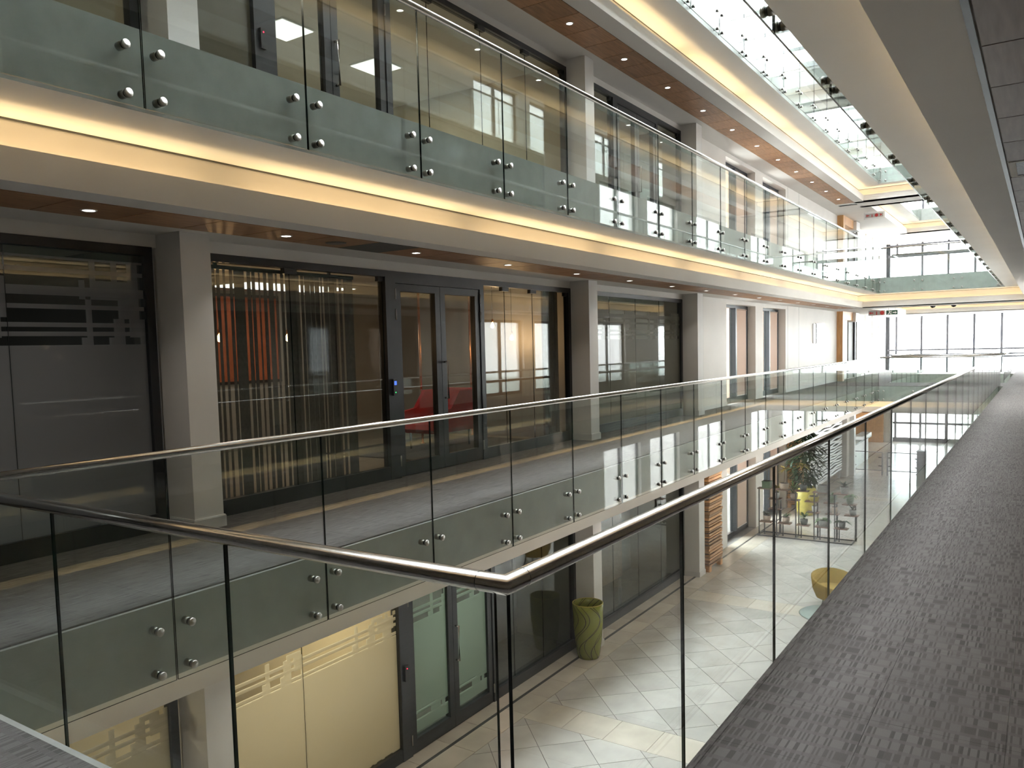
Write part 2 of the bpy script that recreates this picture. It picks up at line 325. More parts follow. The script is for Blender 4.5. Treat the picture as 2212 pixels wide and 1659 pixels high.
for k in (0, 1, 2, 3):
    z = H*k
    for vi, (y0, y1) in enumerate((V1, V2)):
        rect = (FX, NX, y0, y1); gap = (V2[0]-V1[1])/2
        outs = (2.03, 2.03, 2.03 if vi == 0 else gap, gap if vi == 0 else 5.0)
        nm = 'main void' if vi == 0 else 'far void'
        ring('floor_edge', PROF, rect, outs, ['concrete', 'edge_trim', 'fascia_paint', 'ceiling_paint', 'ceiling_paint'], f'painted slab edge and cove trough round the {nm}, {LV[k]}', z, MID)
        ring('trim_shadow_gap', [(0.770, -0.5405), (0.770, -0.553), (0.7795, -0.553)], rect, outs, ['stone_dark'], f'dark shadow gap along the back of the cove round the {nm}, {LV[k]}', z)
        # flat ceiling beyond the cove, with a slot left for the timber strip along both walkways
        mb = MB(); c0, c1 = z-0.99, z-0.97
        e0, e1 = y0-outs[2], y1+outs[3]
        mb.box(WF, FX-1.52, e0, e1, c0, c1); mb.box(NX+1.52, WN, e0, e1, c0, c1)
        if outs[3] > 0.9: mb.box(FX-0.89, NX+0.89, y1+0.89, e1, c0, c1)
        if outs[2] > 0.9: mb.box(FX-0.89, NX+0.89, e0, y0-0.89, c0, c1)
        mb.box(FX-0.89, NX+0.89, y1+0.58, min(e1, y1+0.89), c0, c1); mb.box(FX-0.89, NX+0.89, max(e0, y0-0.89), y0-0.58, c0, c1)
        if vi == 1: mb.box(FX-1.52, FX-0.89, e0, e1, c0, c1); mb.box(NX+0.89, NX+1.52, e0, e1, c0, c1)
        struct('ceiling', mb, 'ceiling_paint', f'painted plasterboard ceiling beside the {nm}, under the {LV[k]}')
        # cove lamps
        root = thing('cove_light', f'warm strip light hidden in the cove round the {nm}, under the {LV[k]}', 'light', ((rect[0]+rect[1])/2, (y0+y1)/2, z-0.94))
        mb = MB(); zz = z-0.955
        a, bb, c, d = rect[0]-0.745, rect[1]+0.745, y0-0.745, y1+0.745
        mb.box(a-.015, a+.015, c, d, zz, zz+.012); mb.box(bb-.015, bb+.015, c, d, zz, zz+.012); mb.box(a, bb, c-.015, c+.015, zz, zz+.012); mb.box(a, bb, d-.015, d+.015, zz, zz+.012)
        me = mb.mesh('light_strip', 'strip_warm'); o = link('light_strip', me, root, (0,0,0))
        warm = (1.0, 0.70, 0.36)
        if k == 3: continue
        ylen = d-c; ns = max(2, round(ylen/3.3)); seg = ylen/ns
        for xx in (a, bb):
            for q in range(ns):
                lo = area('cove_lamp', (0,0,0), 0.05, seg-0.45, COVE_W*seg, warm, (math.pi, 0, 0)); lo.parent = root; lo.location = Vector((xx, c+(q+.5)*seg, zz+.03)) - WP[root.name]
        for yy in (c, d):
            lo = area('cove_lamp', (0,0,0), bb-a-0.3, 0.05, COVE_W*(bb-a), warm, (math.pi, 0, 0)); lo.parent = root; lo.location = Vector(((a+bb)/2, yy, zz+.03)) - WP[root.name]
    if k < 3:
        # slab zones outside the rings: bridge at the near end, rooms on both sides
        bx('floor_bridge', WF, WN, -4.0, V1[0]-2.03, z-0.9, z-0.012, 'concrete', f'concrete slab behind the void, {LV[k]}')
        bx('floor_rooms', -11.6, WF, -4.0, 18.3, z-0.6, z-0.004, 'room_floor', f'floor of the rooms behind the far glazing, {LV[k]}')
# ------------------------------------------------------------------ carpets
def carpet_zone(label, x0, x1, y0, y1, z, ind_y=None, step=0.5):
    root = sroot('floor', label, (x0, y0, z-0.012)); me = MB().box(0.0008, step-0.0008, 0.0008, step-0.0008, 0, 0.012).mesh('carpet_tile', 'carpet')
    rest = MB(); ny = int(math.ceil((y1-y0)/step - 1e-6)); nx = int(math.ceil((x1-x0)/step - 1e-6))
    for j in range(ny):
        for i in range(nx):
            xa, ya = x1-(i+1)*step, y0+j*step
            full = xa >= x0-1e-6 and ya+step <= y1+1e-6
            if ind_y and ind_y[0] <= ya < ind_y[1]:
                if full: link('carpet_tile', me, root, (xa, ya, z-0.012))
                else:
                    xb, yb = max(xa, x0), min(ya+step, y1)
                    link('carpet_tile', MB().box(0.0008, xa+step-xb-0.0008, 0.0008, yb-ya-0.0008, 0, 0.012).mesh('carpet_tile', 'carpet'), root, (xb, ya, z-0.012))
            else: rest.box(max(xa, x0)+0.0008, xa+step-0.0008, ya+0.0008, min(ya+step, y1)-0.0008, z-0.012, z)
    if rest.v:
        o = link('carpet_tile', rest.mesh('carpet_tile', 'carpet'), root, (0,0,0)); o['kind'] = 'stuff'
    return root
carpet_zone('grey ribbed carpet tiles of the walkway we stand on', NX, WN, V1[0]-0.04, YE-0.1, 0.0, (1.0, 14.0))
carpet_zone('grey ribbed carpet tiles of the bridge in the near left corner', WF, WN, -1.34, V1[0]-0.04, 0.0, (0.0, 2.0))
carpet_zone('grey carpet tiles of the walkway across the void, middle level', WF, FX-0.03, V1[0]-0.04, YE-0.1, 0.0, (1.5, 9.0))
carpet_zone('grey carpet tiles between the two voids, middle level', FX-0.03, NX, V1[1]+0.04, V2[0]-0.04, 0.0)
carpet_zone('grey carpet tiles of the walkway across the void, upper level', WF, FX-0.03, V1[0]-0.04, YE-0.1, H)
bx('floor_upper', NX, WN, V1[0]-0.04, YE, H-0.012, H, 'carpet', 'carpet of the near walkway, upper level')
bx('floor_upper', FX, NX, V1[1], V2[0], H-0.012, H, 'carpet', 'carpet between the voids, upper level')
bx('floor_top', WF, FX, V1[0], YE, 2*H-0.012, 2*H, 'carpet', 'carpet of the far walkway, top level')
# ------------------------------------------------------------------ ground floor tiles
Z0 = -H
bx('floor_base', -16.0, 8.0, -6.0, 52.0, Z0-0.3, Z0-0.008, 'grout', 'grey screed and joints under the stone tiles')
groot = sroot('floor', 'polished stone tile floor of the ground level', (-4.0, 12.0, Z0))
def clip(poly, x0, x1, y0, y1):
    def cut(P, f, inter):
        out = []
        for i in range(len(P)):
            a, b = P[i-1], P[i]
            if f(b):
                if not f(a): out.append(inter(a, b))
                out.append(b)
            elif f(a): out.append(inter(a, b))
        return out
    ix = lambda v: (lambda a, b: (v, a[1]+(b[1]-a[1])*(v-a[0])/(b[0]-a[0])))
    iy = lambda v: (lambda a, b: (a[0]+(b[0]-a[0])*(v-a[1])/(b[1]-a[1]), v))
    for f, i in ((lambda p: p[0] >= x0, ix(x0)), (lambda p: p[0] <= x1, ix(x1)), (lambda p: p[1] >= y0, iy(y0)), (lambda p: p[1] <= y1, iy(y1))):
        poly = cut(poly, f, i)
        if len(poly) < 3: return []
    return poly
T = 0.92; gpx = 0.006                       # diagonal pitch measured along x+y
full_tile = None; far_tiles = MB(); ntile = 0
bands = [3.10+6.51*i for i in range(8)]    # cross bands 0.65 wide
def put_tile(poly, mat, near):
    global ntile
    cx = sum(p[0] for p in poly)/len(poly); cy = sum(p[1] for p in poly)/len(poly)
    if near and ntile < 298:
        ntile += 1
        me = MB().prism([(x-cx, y-cy) for x, y in poly], 0, 0.008).mesh('floor_tile', mat)
        link('floor_tile', me, groot, (cx, cy, Z0-0.008))
    else: far_tiles.prism(poly, Z0-0.008, Z0, 0 if mat == 'tile_grey' else 1)
XB0, XB1 = -6.28, mx(-6.28)
for bi in range(-1, 8):
    ya = bands[bi]+0.65 if bi >= 0 else -6.0; yb = bands[bi+1] if bi < 7 else 52.0
    if bi == 7: yb = 52.0
    ya += gpx/2; yb -= gpx/2
    for i in range(-40, 80):
        for j in range(-40, 90):
            # cell in (s = x+y, d = y-x)
            s0, d0 = 3.36+T*i, 15.55+T*j
            pts = [((s-d)/2, (s+d)/2) for s, d in ((s0+gpx, d0+gpx), (s0+gpx, d0+T-gpx), (s0+T-gpx, d0+T-gpx), (s0+T-gpx, d0+gpx))]
            if max(p[0] for p in pts) < XB0 or min(p[0] for p in pts) > XB1 or max(p[1] for p in pts) < ya or min(p[1] for p in pts) > yb: continue
            pl = clip(pts[::-1], XB0+gpx/2, XB1-gpx/2, ya, yb)
            if len(pl) < 3: continue
            ar = 0.5*sum(pl[q-1][0]*pl[q][1]-pl[q][0]*pl[q-1][1] for q in range(len(pl)))
            if abs(ar) < 1e-4: continue
            if ar < 0: pl = pl[::-1]
            cx = sum(p[0] for p in pl)/len(pl); cy = sum(p[1] for p in pl)/len(pl)
            vis = cx < -2.6 and 6.8 < cy < 22.6 and cx*1.0 < -1.2-0.11*cy*0+0.0
            put_tile(pl, 'tile_grey', vis)
for bi, y in enumerate(bands):
    x = XB0
    while x < XB1-0.05:
        x2 = min(x+0.651, XB1)
        put_tile([(x+gpx/2, y+gpx/2), (x2-gpx/2, y+gpx/2), (x2-gpx/2, y+0.65-gpx/2), (x+gpx/2, y+0.65-gpx/2)], 'tile_beige', x < -2.6 and 7 < y < 18); x = x2
y = -5.9
while y < 51.5:
    for (xa, xb) in ((-6.95, -6.705), (-6.655, -6.28)):
        for sx in (0, 1):
            A, B = (xa, xb) if sx == 0 else (mx(xb), mx(xa))
            put_tile([(A+gpx/2, y+gpx/2), (B-gpx/2, y+gpx/2), (B-gpx/2, y+0.65-gpx/2), (A+gpx/2, y+0.65-gpx/2)], 'tile_beige', sx == 0 and 7 < y < 19)
    y += 0.651
o = link('floor_tile', far_tiles.mesh('floor_tile', ['tile_grey', 'tile_beige']), groot, (0,0,0)); o['kind'] = 'stuff'
for a in (-6.705, mx(-6.655)): bx('trim_1', a, a+0.05, -6, 52, Z0-0.008, Z0+0.0005, 'stone_dark', None, groot)
bx('floor_lobby', -12.0, WF, 26.9, 52.0, Z0-0.2, Z0, 'tile_grey', 'pale stone floor of the reception lobby')
# ------------------------------------------------------------------ timber ceiling strips, vents and downlights
tile_me = MB().box(0.006, 0.624, 0.006, 0.639, 0, 0.016).mesh('ceiling_tile', 'wood_ceiling')
tile_near = MB().box(0.006, 0.624, 0.006, 0.639, 0, 0.016).mesh('ceiling_tile', 'wood_ceiling_dim')
def timber(label, x0, z, y0, y1, skip=(), tile_me=tile_me):
    root = sroot('ceiling_strip', label, (x0, y0, z)); n = int((y1-y0)/0.645)
    for i in range(n):
        if i in skip: continue
        link('ceiling_tile', tile_me, root, (x0, y0+i*0.645, z-0.004))
    back = MB().box(x0, x0+0.63, y0, y1, z+0.006, z+0.03); struct('backing', back, 'ceiling_paint', None, root)
    return root
TY0, TY1 = -0.07, 31.9
FXT = -6.44
timber('timber tile strip in the ceiling across the void, middle level', FXT, 2.79, TY0, TY1, (10,))
timber('timber tile strip in the ceiling across the void, upper level', FXT, 2.79+H, TY0, TY1)
timber('timber tile strip in the ceiling across the void, ground level', FXT, 2.79-H, TY0, TY1)
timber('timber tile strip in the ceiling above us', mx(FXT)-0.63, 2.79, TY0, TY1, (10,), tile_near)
timber('timber tile strip in the near ceiling, upper level', mx(FXT)-0.63, 2.79+H, TY0, TY1)
ring_me = MB().lathe([(0.062, 0.0), (0.058, -0.006), (0.046, -0.006), (0.044, 0.004)], 20, cap=False).mesh('trim_ring', 'white_gloss')
lens_me = MB().lathe([(0.045, 0.002), (0.045, -0.001)], 16).mesh('lens', 'lamp_white')
order = ['first', 'second', 'third', 'fourth', 'fifth', 'sixth', 'seventh', 'eighth', 'ninth', 'tenth', 'eleventh', 'twelfth', 'thirteenth', 'fourteenth', 'fifteenth', 'sixteenth', 'seventeenth']
def downlight(x, y, z, label, group):
    d = thing('downlight', label, 'light', (x, y, z-0.004), group)
    link('trim_ring', ring_me, d, (x, y, z-0.004)); link('lens', lens_me, d, (x, y, z-0.004))
    l = area('downlight_lamp', (0, 0, 0), 0.08, 0.08, DOWN_W, (1.0, 0.93, 0.84)); l.data.shape = 'DISK'; l.data.spread = math.radians(110); l.parent = d; l.location = (0, 0, -0.012)
for i in range(15): downlight(-6.125, 3.45+1.945*i, 2.79, f'round recessed downlight, {order[i]} from the left in the ceiling across the void, middle level', 'downlights of the middle level')
for i in range(14): downlight(-6.125, 5.38+1.925*i, 2.79+H, f'round recessed downlight, {order[i]} from the left in the ceiling across the void, upper level', 'downlights of the upper level')
for i in range(13): downlight(-6.125, 3.45+1.945*i, 2.79-H, f'round recessed downlight, {order[i]} in the ceiling over the ground floor', 'downlights of the ground level')
for i in range(12): downlight(mx(-6.125), 4.2+1.945*i, 2.79, f'round recessed downlight, {order[i]} in the ceiling above us', 'downlights above us')
v = thing('air_vent', 'dark grey air vent panel in the timber ceiling strip, middle level', 'vent', (FXT, TY0+10*0.645, 2.786)); mb = MB()
mb.box(FXT+.006, FXT+.624, TY0+10*.645+.004, TY0+10*.645+.641, 2.786, 2.80); link('vent_panel', mb.mesh('vent_panel', 'vent_dark'), v, (0,0,0))
sp_ = thing('ceiling_speaker', 'round grey speaker grille in the timber ceiling strip', 'speaker', (-6.15, 6.08, 2.782)); link('grille', MB().lathe([(0.11, 0.0), (0.105, -0.006), (0.0, -0.006)], 24).mesh('grille', 'pot_grey'), sp_, (-6.15, 6.08, 2.786))
nv = mx(FXT)-0.63
v = thing('air_vent', 'dark louvred air vent in the ceiling above us at the right edge', 'vent', (nv, TY0+10*.645, 2.786)); yy = TY0+10*.645
mb = MB(); mb.box(nv+.01, nv+.62, yy+.02, yy+.06, 2.784, 2.80); mb.box(nv+.01, nv+.62, yy+.585, yy+.625, 2.784, 2.80); mb.box(nv+.01, nv+.05, yy+.06, yy+.585, 2.784, 2.80); mb.box(nv+.58, nv+.62, yy+.06, yy+.585, 2.784, 2.80)
link('vent_frame', mb.mesh('vent_frame', 'ceiling_paint'), v, (0,0,0)); sl = MB().box(nv+.05, nv+.58, 0, .02, 2.786, 2.80).mesh('louvre', 'black_plastic')
for i in range(17): link('louvre', sl, v, (0, yy+.065+i*.0305, 0))
# dark shadow gap between our ceiling and the timber strip
bx('trim_1', NX+0.862, NX+0.888, -0.3, 31.9, 2.783, 2.80, 'dark_frame', 'dark shadow gap line along the ceiling above us')
# ------------------------------------------------------------------ glass balustrades
GH0, GH1, GT = -0.54, 0.98, 0.012
def pane_mesh(name, lx, ly, z0, z1, mats, big):
    """box whose two large faces are glass and whose rim is dark edge glass; big = 'x' or 'y' normal"""
    mb = MB().box(-lx/2, lx/2, -ly/2, ly/2, z0, z1)
    mb.m = [1, 1, 1, 0, 1, 0] if big == 'x' else [1, 1, 0, 1, 0, 1]
    return mb.mesh(name, mats)
def bolt_mesh(axis, sgn):
    a = MB().lathe([(0.027, -0.062*sgn), (0.027, -0.008*sgn)], 14, axis=axis)
    a.lathe([(0.023, -0.010*sgn), (0.023, 0.010*sgn)], 14, axis=axis, mi=1)
    a.lathe([(0.029, 0.009*sgn), (0.029, 0.026*sgn), (0.026, 0.030*sgn), (0.0, 0.030*sgn)], 14, axis=axis)
    return a.mesh('standoff_bolt', ['steel_bolt', 'rubber'])
BM = {('x', 1): bolt_mesh('x', 1), ('x', -1): bolt_mesh('x', -1), ('y', 1): bolt_mesh('y', 1), ('y', -1): bolt_mesh('y', -1)}
PC = {}
def panels(root, p0, p1, z, joints, axis, sgn, bolts=True):
    """row of panes between joint positions; axis = direction of the glass normal; sgn = side facing the void"""
    for a, b in zip(joints, joints[1:]):
        ln = round(b-a-0.010, 4); key = (axis, ln)
        if key not in PC: PC[key] = pane_mesh('glass_panel', GT if axis == 'x' else ln, ln if axis == 'x' else GT, GH0, GH1, ['glass', 'glass_edge'], axis)
        c = (p0, (a+b)/2, z) if axis == 'x' else ((a+b)/2, p0, z)
        g = link('glass_panel', PC[key], root, c)
        if bolts:
            for s in (-1, 1):
                for h in (-0.171, -0.470):
                    off = s*(ln/2-0.115)
                    q = (c[0], c[1]+off, z+h) if axis == 'x' else (c[0]+off, c[1], z+h)
                    link('standoff_bolt', BM[(axis, sgn)], g, q)
def rail(root, path, z, r=0.028):
    o = link('handrail', MB().tube([(x, y, z+1.0) for x, y in path], r, 16).mesh('handrail', 'steel'), root, (0,0,0)); return o
GF, GN = FX+0.08, NX-0.075
JF = [3.14+1.3868*i for i in range(-1, 20)] + [30.80]
JN = [1.776+0.006] + [3.05+1.3355*i for i in range(0, 20)] + [29.8, 30.77]
GE = V1[1]-0.08; GS = 1.776
for k in (0, 1, 2):
    z = H*k
    b = thing('glass_balustrade', f'glass balustrade with steel handrail along the walkway across the void, {LV[k]}', 'balustrade', (GF, 16, z), 'glass balustrades')
    panels(b, GF, None, z, JF, 'x', 1); rail(b, [(GF, JF[0]), (GF, GE)], z)
    b = thing('glass_balustrade', {0: 'nearest glass balustrade with thick steel handrail turning the corner in front of us', 1: 'glass balustrade over our heads, near side of the upper level', 2: 'glass balustrade on the near side of the top level'}[k], 'balustrade', (GN, 16, z), 'glass balustrades')
    panels(b, GN, None, z, JN, 'x', -1, bolts=(k == 1))
    JS = [-4.80, -3.60, -2.405, -1.236]
    panels(b, GS, None, z, JS, 'y', 1, bolts=False)
    rail(b, [(-4.78, GS), (GN, GS), (GN, GE-0.04)], z)
    if k == 0:
        for c, ax in (((GN-0.085, GS, z+1.0), 'x'), ((GN, GS+0.085, z+1.0), 'y')):
            link('joint_ring', MB().lathe([(0.0285, -0.0008), (0.0285, 0.0008)], 20, axis=ax).mesh('joint_ring', 'black_plastic'), b, c)
    b = thing('glass_balustrade', f'glass balustrade closing the far end of the main void, {LV[k]}', 'balustrade', (-3, GE, z), 'glass balustrades')
    panels(b, GE+0.0, None, z, [GF+0.03, -3.64, -2.46, GN-0.01], 'y', -1); rail(b, [(GF+0.032, GE), (GN, GE)], z)
    b = thing('glass_balustrade', f'glass balustrade round the far void by the end windows, {LV[k]}', 'balustrade', (-3, V2[0], z), 'glass balustrades')
    panels(b, V2[0]+0.08, None, z, [GF+0.006, -3.64, -2.46, GN-0.006], 'y', 1, bolts=False)
    panels(b, GF, None, z, [V2[0]+0.086+1.35*i for i in range(7)], 'x', 1, bolts=False); panels(b, GN, None, z, [V2[0]+0.086+1.35*i for i in range(7)], 'x', -1, bolts=False)
    rail(b, [(GF, V2[1]-0.08), (GF, V2[0]+0.08), (GN, V2[0]+0.08), (GN, V2[1]-0.08)], z)
# ------------------------------------------------------------------ far facade
GX = -6.99                                  # glass plane
PM = {}
def shop_pane(parent, a, b, z, z0, z1, mat, x=GX, name='pane'):
    key = (round(b-a, 4), z0, z1, mat)
    if key not in PM: PM[key] = pane_mesh(name, 0.010, b-a-0.006, z0, z1, [mat, 'glass_edge'], 'x')
    return link(name, PM[key], parent, (x, (a+b)/2, z))
hinge_me = MB().lathe([(0.011, -0.07), (0.011, 0.07)], 10).mesh('hinge', 'steel_bolt')
wn_ = dn_ = 0
def frame_box(parent, name, a, b, z0, z1, z, x0=-7.04, x1=-6.94): return link(name, MB().box(x0, x1, a, b, z+z0, z+z1).mesh(name, 'dark_frame'), parent, (0,0,0))
def bay(k, y0, y1, items, where):
    global wn_, dn_
    z = H*k; wn_ += 1
    w = sroot(f'window_{wn_}', f'dark framed glass shopfront {where}', (GX, y0, z))
    doors = [(a, b) for t_, a, b, m_ in items if t_ == 'door']
    frame_box(w, 'head_frame', y0, y1, 2.59, 2.67, z); frame_box(w, 'jamb', y0, y0+0.085, 0, 2.59, z); frame_box(w, 'jamb', y1-0.085, y1, 0, 2.59, z)
    cur = y0+0.085
    for a, b in doors + [(y1-0.085, None)]:
        if a-cur > 0.02: frame_box(w, 'sill_frame', cur, a, 0, 0.165, z)
        cur = b
    for t_, a, b, m_ in items:
        if t_ == 'pane':
            shop_pane(w, a, b, z, 0.165, 2.59, m_)
            if m_ == 'glass_shop': link('patch_fitting', MB().box(-0.03, 0.03, -0.09, 0.09, 2.53, 2.59).mesh('patch_fitting', 'dark_frame'), w, (GX, b, z))
        else: door(k, a, b, m_, where)
def door(k, a, b, mat, where):
    global dn_
    z = H*k; dn_ += 1
    d = sroot(f'door_{dn_}', f'dark framed double glass door {where}', (GX, (a+b)/2, z))
    frame_box(d, 'door_jamb', a, a+0.19, 0, 2.59, z, -7.06, -6.93); frame_box(d, 'door_jamb', b-0.10, b, 0, 2.59, z, -7.06, -6.93)
    frame_box(d, 'door_head', a+0.19, b-0.10, 2.52, 2.59, z, -7.06, -6.93)
    m0, m1 = a+0.19, b-0.10; c = (m0+m1)/2
    for i, (p, q) in enumerate(((m0, c), (c, m1))):
        leaf = link('door_leaf', MB().box(-7.035, -6.945, p+.004, p+.11, z+.01, z+2.515).box(-7.035, -6.945, q-.11, q-.004, z+.01, z+2.515).box(-7.035, -6.945, p+.11, q-.11, z+2.42, z+2.515).box(-7.035, -6.945, p+.11, q-.11, z+.01, z+.19).mesh('door_leaf', 'dark_frame'), d, (0,0,0))
        shop_pane(leaf, p+.105, q-.105, z, 0.185, 2.425, mat, name='door_pane')
        for h in (0.22, 2.12, 2.38): link('hinge', hinge_me, leaf, (-6.932, p-.004 if i == 0 else q+.004, z+h))
    link('pull_handle', MB().tube([(-6.945, c+.055, z+1.48), (-6.885, c+.055, z+1.48), (-6.885, c+.055, z+0.98), (-6.945, c+.055, z+0.98)], 0.014, 10).mesh('pull_handle', 'steel'), d, (0,0,0))
    rd = thing('access_reader', f'black access reader beside the {"left" if a < 10 else "right"} double door, {LV[k]}', 'reader', (-6.92, a+.09, z+1.19))
    link('reader_body', MB().box(-6.93, -6.895, a+.055, a+.125, z+1.08, z+1.29).mesh('reader_body', 'black_plastic'), rd, (0,0,0))
    link('reader_screen', MB().box(-6.8955, -6.8945, a+.068, a+.112, z+1.215, z+1.265).mesh('reader_screen', 'led_blue' if k == 0 else 'black_plastic'), rd, (0,0,0))
    link('status_light', MB().lathe([(0.008, 0), (0.008, .002)], 10, axis='x').mesh('status_light', 'led_green' if k == 0 else 'led_red'), rd, (-6.895, a+.09, z+1.12 if k == 0 else z+1.25))
C1, C2, C3 = (4.54, 4.86), (12.49, 12.81), (17.75, 18.10)
seams = lambda a, b, n, m_: [('pane', a+(b-a)*i/n, a+(b-a)*(i+1)/n, m_) for i in range(n)]
bay(0, -3.4, C1[0]-.05, [('pane', -3.3, -1.7, 'glass_frost_dark'), ('pane', -1.7, 0.0, 'glass_frost_dark'), ('pane', 0.0, 1.6, 'glass_frost_dark'), ('pane', 1.6, 3.2, 'glass_frost_dark'), ('pane', 3.2, 4.41, 'glass_frost_dark')], 'with frosted striped film at the left edge, middle level')
bay(0, C1[1]+.03, C2[0], [('pane', 4.97, 6.17, 'glass_shop'), ('pane', 6.17, 7.68, 'glass_shop'), ('door', 7.68, 9.83, 'glass_shop'), ('pane', 9.83, 10.46, 'glass_shop'), ('pane', 10.46, 11.28, 'glass_shop'), ('pane', 11.28, 12.41, 'glass_shop')], 'of the lounge with the red armchair, middle level')
bay(0, C2[1]+.02, C3[0], [('pane', 12.9, 14.09, 'glass_frost_mid'), ('pane', 14.09, 15.28, 'glass_frost_mid'), ('pane', 15.28, 16.5, 'glass_frost_mid'), ('pane', 16.5, 17.67, 'glass_frost_mid')], 'with dashed frosted film right of the lounge, middle level')
bay(1, -3.4, C1[0]-.05, seams(-3.3, 4.41, 5, 'glass_shop'), 'at the left edge, upper level')
bay(1, C1[1]+.03, C2[0], [('pane', 4.97, 5.80, 'glass_frost_mid'), ('door', 5.80, 7.95, 'glass_shop'), ('pane', 7.95, 8.75, 'glass_shop'), ('pane', 8.75, 9.99, 'glass_shop'), ('pane', 9.99, 11.22, 'glass_shop'), ('pane', 11.22, 12.41, 'glass_shop')], 'with the warm lit ceiling behind, upper level')
bay(1, C2[1]+.02, C3[0], [('pane', 12.9, 14.27, 'glass_shop'), ('door', 14.27, 16.40, 'glass_shop'), ('pane', 16.40, 17.67, 'glass_shop')], 'between the two right columns, upper level')
bay(-1, -3.4, C1[0]-.05, seams(-3.3, 4.41, 6, 'glass_frost_lit'), 'with glowing frosted panes at the left edge, ground floor')
bay(-1, C1[1]+.03, C2[0], [('pane', 4.97, 6.11, 'glass_frost_lit'), ('pane', 6.11, 7.71, 'glass_frost_lit'), ('door', 7.71, 9.93, 'glass_frost_green'), ('pane', 9.93, 10.5, 'glass_shop'), ('pane', 10.5, 11.4, 'glass_shop'), ('pane', 11.4, 12.41, 'glass_shop')], 'with frosted double door, ground floor')
bay(-1, C2[1]+.02, C3[0], seams(12.9, 17.67, 4, 'glass_shop'), 'dark glazing behind the olive bin, ground floor')
# columns with skirting, bulkheads
for k in (-1, 0, 1, 2):
    z = H*k; top = 2.79
    for i, (a, b) in enumerate((C1, C2, C3)):
        col = sroot('column', f'white square column, {order[i]} from the left, {LV[k]}', (-6.75, (a+b)/2, z))
        link('shaft', MB().box(-7.06, -6.58, a, b, z, z+top).mesh('shaft', 'column_paint'), col, (0,0,0))
        link('skirting', MB().box(-6.94, -6.562, a-.018, b+.018, z, z+.105).box(-6.94, -6.568, a-.012, b+.012, z+.105, z+.115).mesh('skirting', 'skirting'), col, (0,0,0))
    for a, b in ((-4.0, C1[0]), (C1[1], C2[0]), (C2[1], C3[0])):
        bx('wall_bulkhead', -7.10, -6.95, a, b, z+2.67, z+2.80, 'wall_paint', f'painted bulkhead above the shopfront glazing, {LV[k]}')
    if k == 2: bx('wall_far', -7.1, WF, -4, C3[0], z, z+2.67, 'wall_paint', 'white wall of the far walkway, top level')
    bx('wall_back', -11.75, -11.6, -4, 18.4, z-.2, z+H, 'room_grey', f'back wall of the far rooms, {LV[k]}')
    bx('wall_partition', -11.6, -7.06, C3[0], C3[1], z, z+2.9, 'room_grey', f'partition at the right end of the far rooms, {LV[k]}')
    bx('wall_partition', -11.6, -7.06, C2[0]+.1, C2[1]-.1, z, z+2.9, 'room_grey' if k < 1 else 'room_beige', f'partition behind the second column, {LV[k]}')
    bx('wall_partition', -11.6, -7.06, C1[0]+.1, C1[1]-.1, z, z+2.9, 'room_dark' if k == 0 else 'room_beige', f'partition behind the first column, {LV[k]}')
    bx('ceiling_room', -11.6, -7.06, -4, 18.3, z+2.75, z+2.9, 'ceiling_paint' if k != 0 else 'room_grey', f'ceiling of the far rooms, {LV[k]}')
    # walls with the deep-set windows
    W1, W2 = (20.85, 23.41), (24.14, 26.65)
    wf = MB()
    wf.box(-7.3, WF, C3[1], W1[0], z, z+2.80).box(-7.3, WF, W1[1], W2[0], z, z+2.80).box(-7.3, WF, W2[1], 34.3, z, z+2.80)
    for a, b in (W1, W2): wf.box(-7.3, WF, a, b, z+2.68, z+2.80)
    struct('wall_far', wf, 'wall_paint', f'white wall with two tall windows across the void, {LV[k]}')
    bx('wall_spandrel', -7.3, -6.95, C3[1], 34.3, z+2.80, z+H, 'concrete', f'wall zone above the ceiling, {LV[k]}')
    if k > -1: bx('wall_spandrel', -7.3, -6.95, -4, C3[1], z-0.98, z-0.55, 'concrete', f'wall zone above the ceiling of the shopfronts, {LV[k]}')
    for i, (a, b) in enumerate((W1, W2)):
        wn_ += 1
        w = sroot(f'window_{wn_}', f'tall dark framed window, {("left", "right")[i]} of the pair in the white wall, {LV[k]}', (-7.2, a, z)); c = (a+b)/2
        for nm, p, q, z0, z1 in (('jamb', a, a+.09, 0, 2.68), ('jamb', b-.09, b, 0, 2.68), ('head_frame', a+.09, b-.09, 2.60, 2.68), ('sill_frame', a+.09, b-.09, 0, .14)): frame_box(w, nm, p, q, z0, z1, z, -7.26, -7.18)
        frame_box(w, 'mullion', c-.05, c+.05, .14, 2.60, z, -7.28, -7.10)
        for p, q in ((a+.09, c-.05), (c+.05, b-.09)): shop_pane(w, p, q, z, .14, 2.60, 'glass_window', -7.22)
        rb = thing('roller_blind', f'peach roller blind drawn down in the {("left", "right")[i]} tall window of the white wall, {LV[k]}', 'blind', (-7.19, c+.6, z+2.6), 'roller blinds')
        link('cloth', MB().box(-7.195, -7.192, c+.07, b-.10, z+.16, z+2.56).mesh('cloth', 'roller_cloth'), rb, (0,0,0)); link('roller', MB().tube([(-7.19, c+.06, z+2.575), (-7.19, b-.095, z+2.575)], .018, 8).mesh('roller', 'roller_cloth'), rb, (0,0,0)); link('bottom_bar', MB().box(-7.2, -7.187, c+.07, b-.10, z+.145, z+.165).mesh('bottom_bar', 'white_gloss'), rb, (0,0,0))
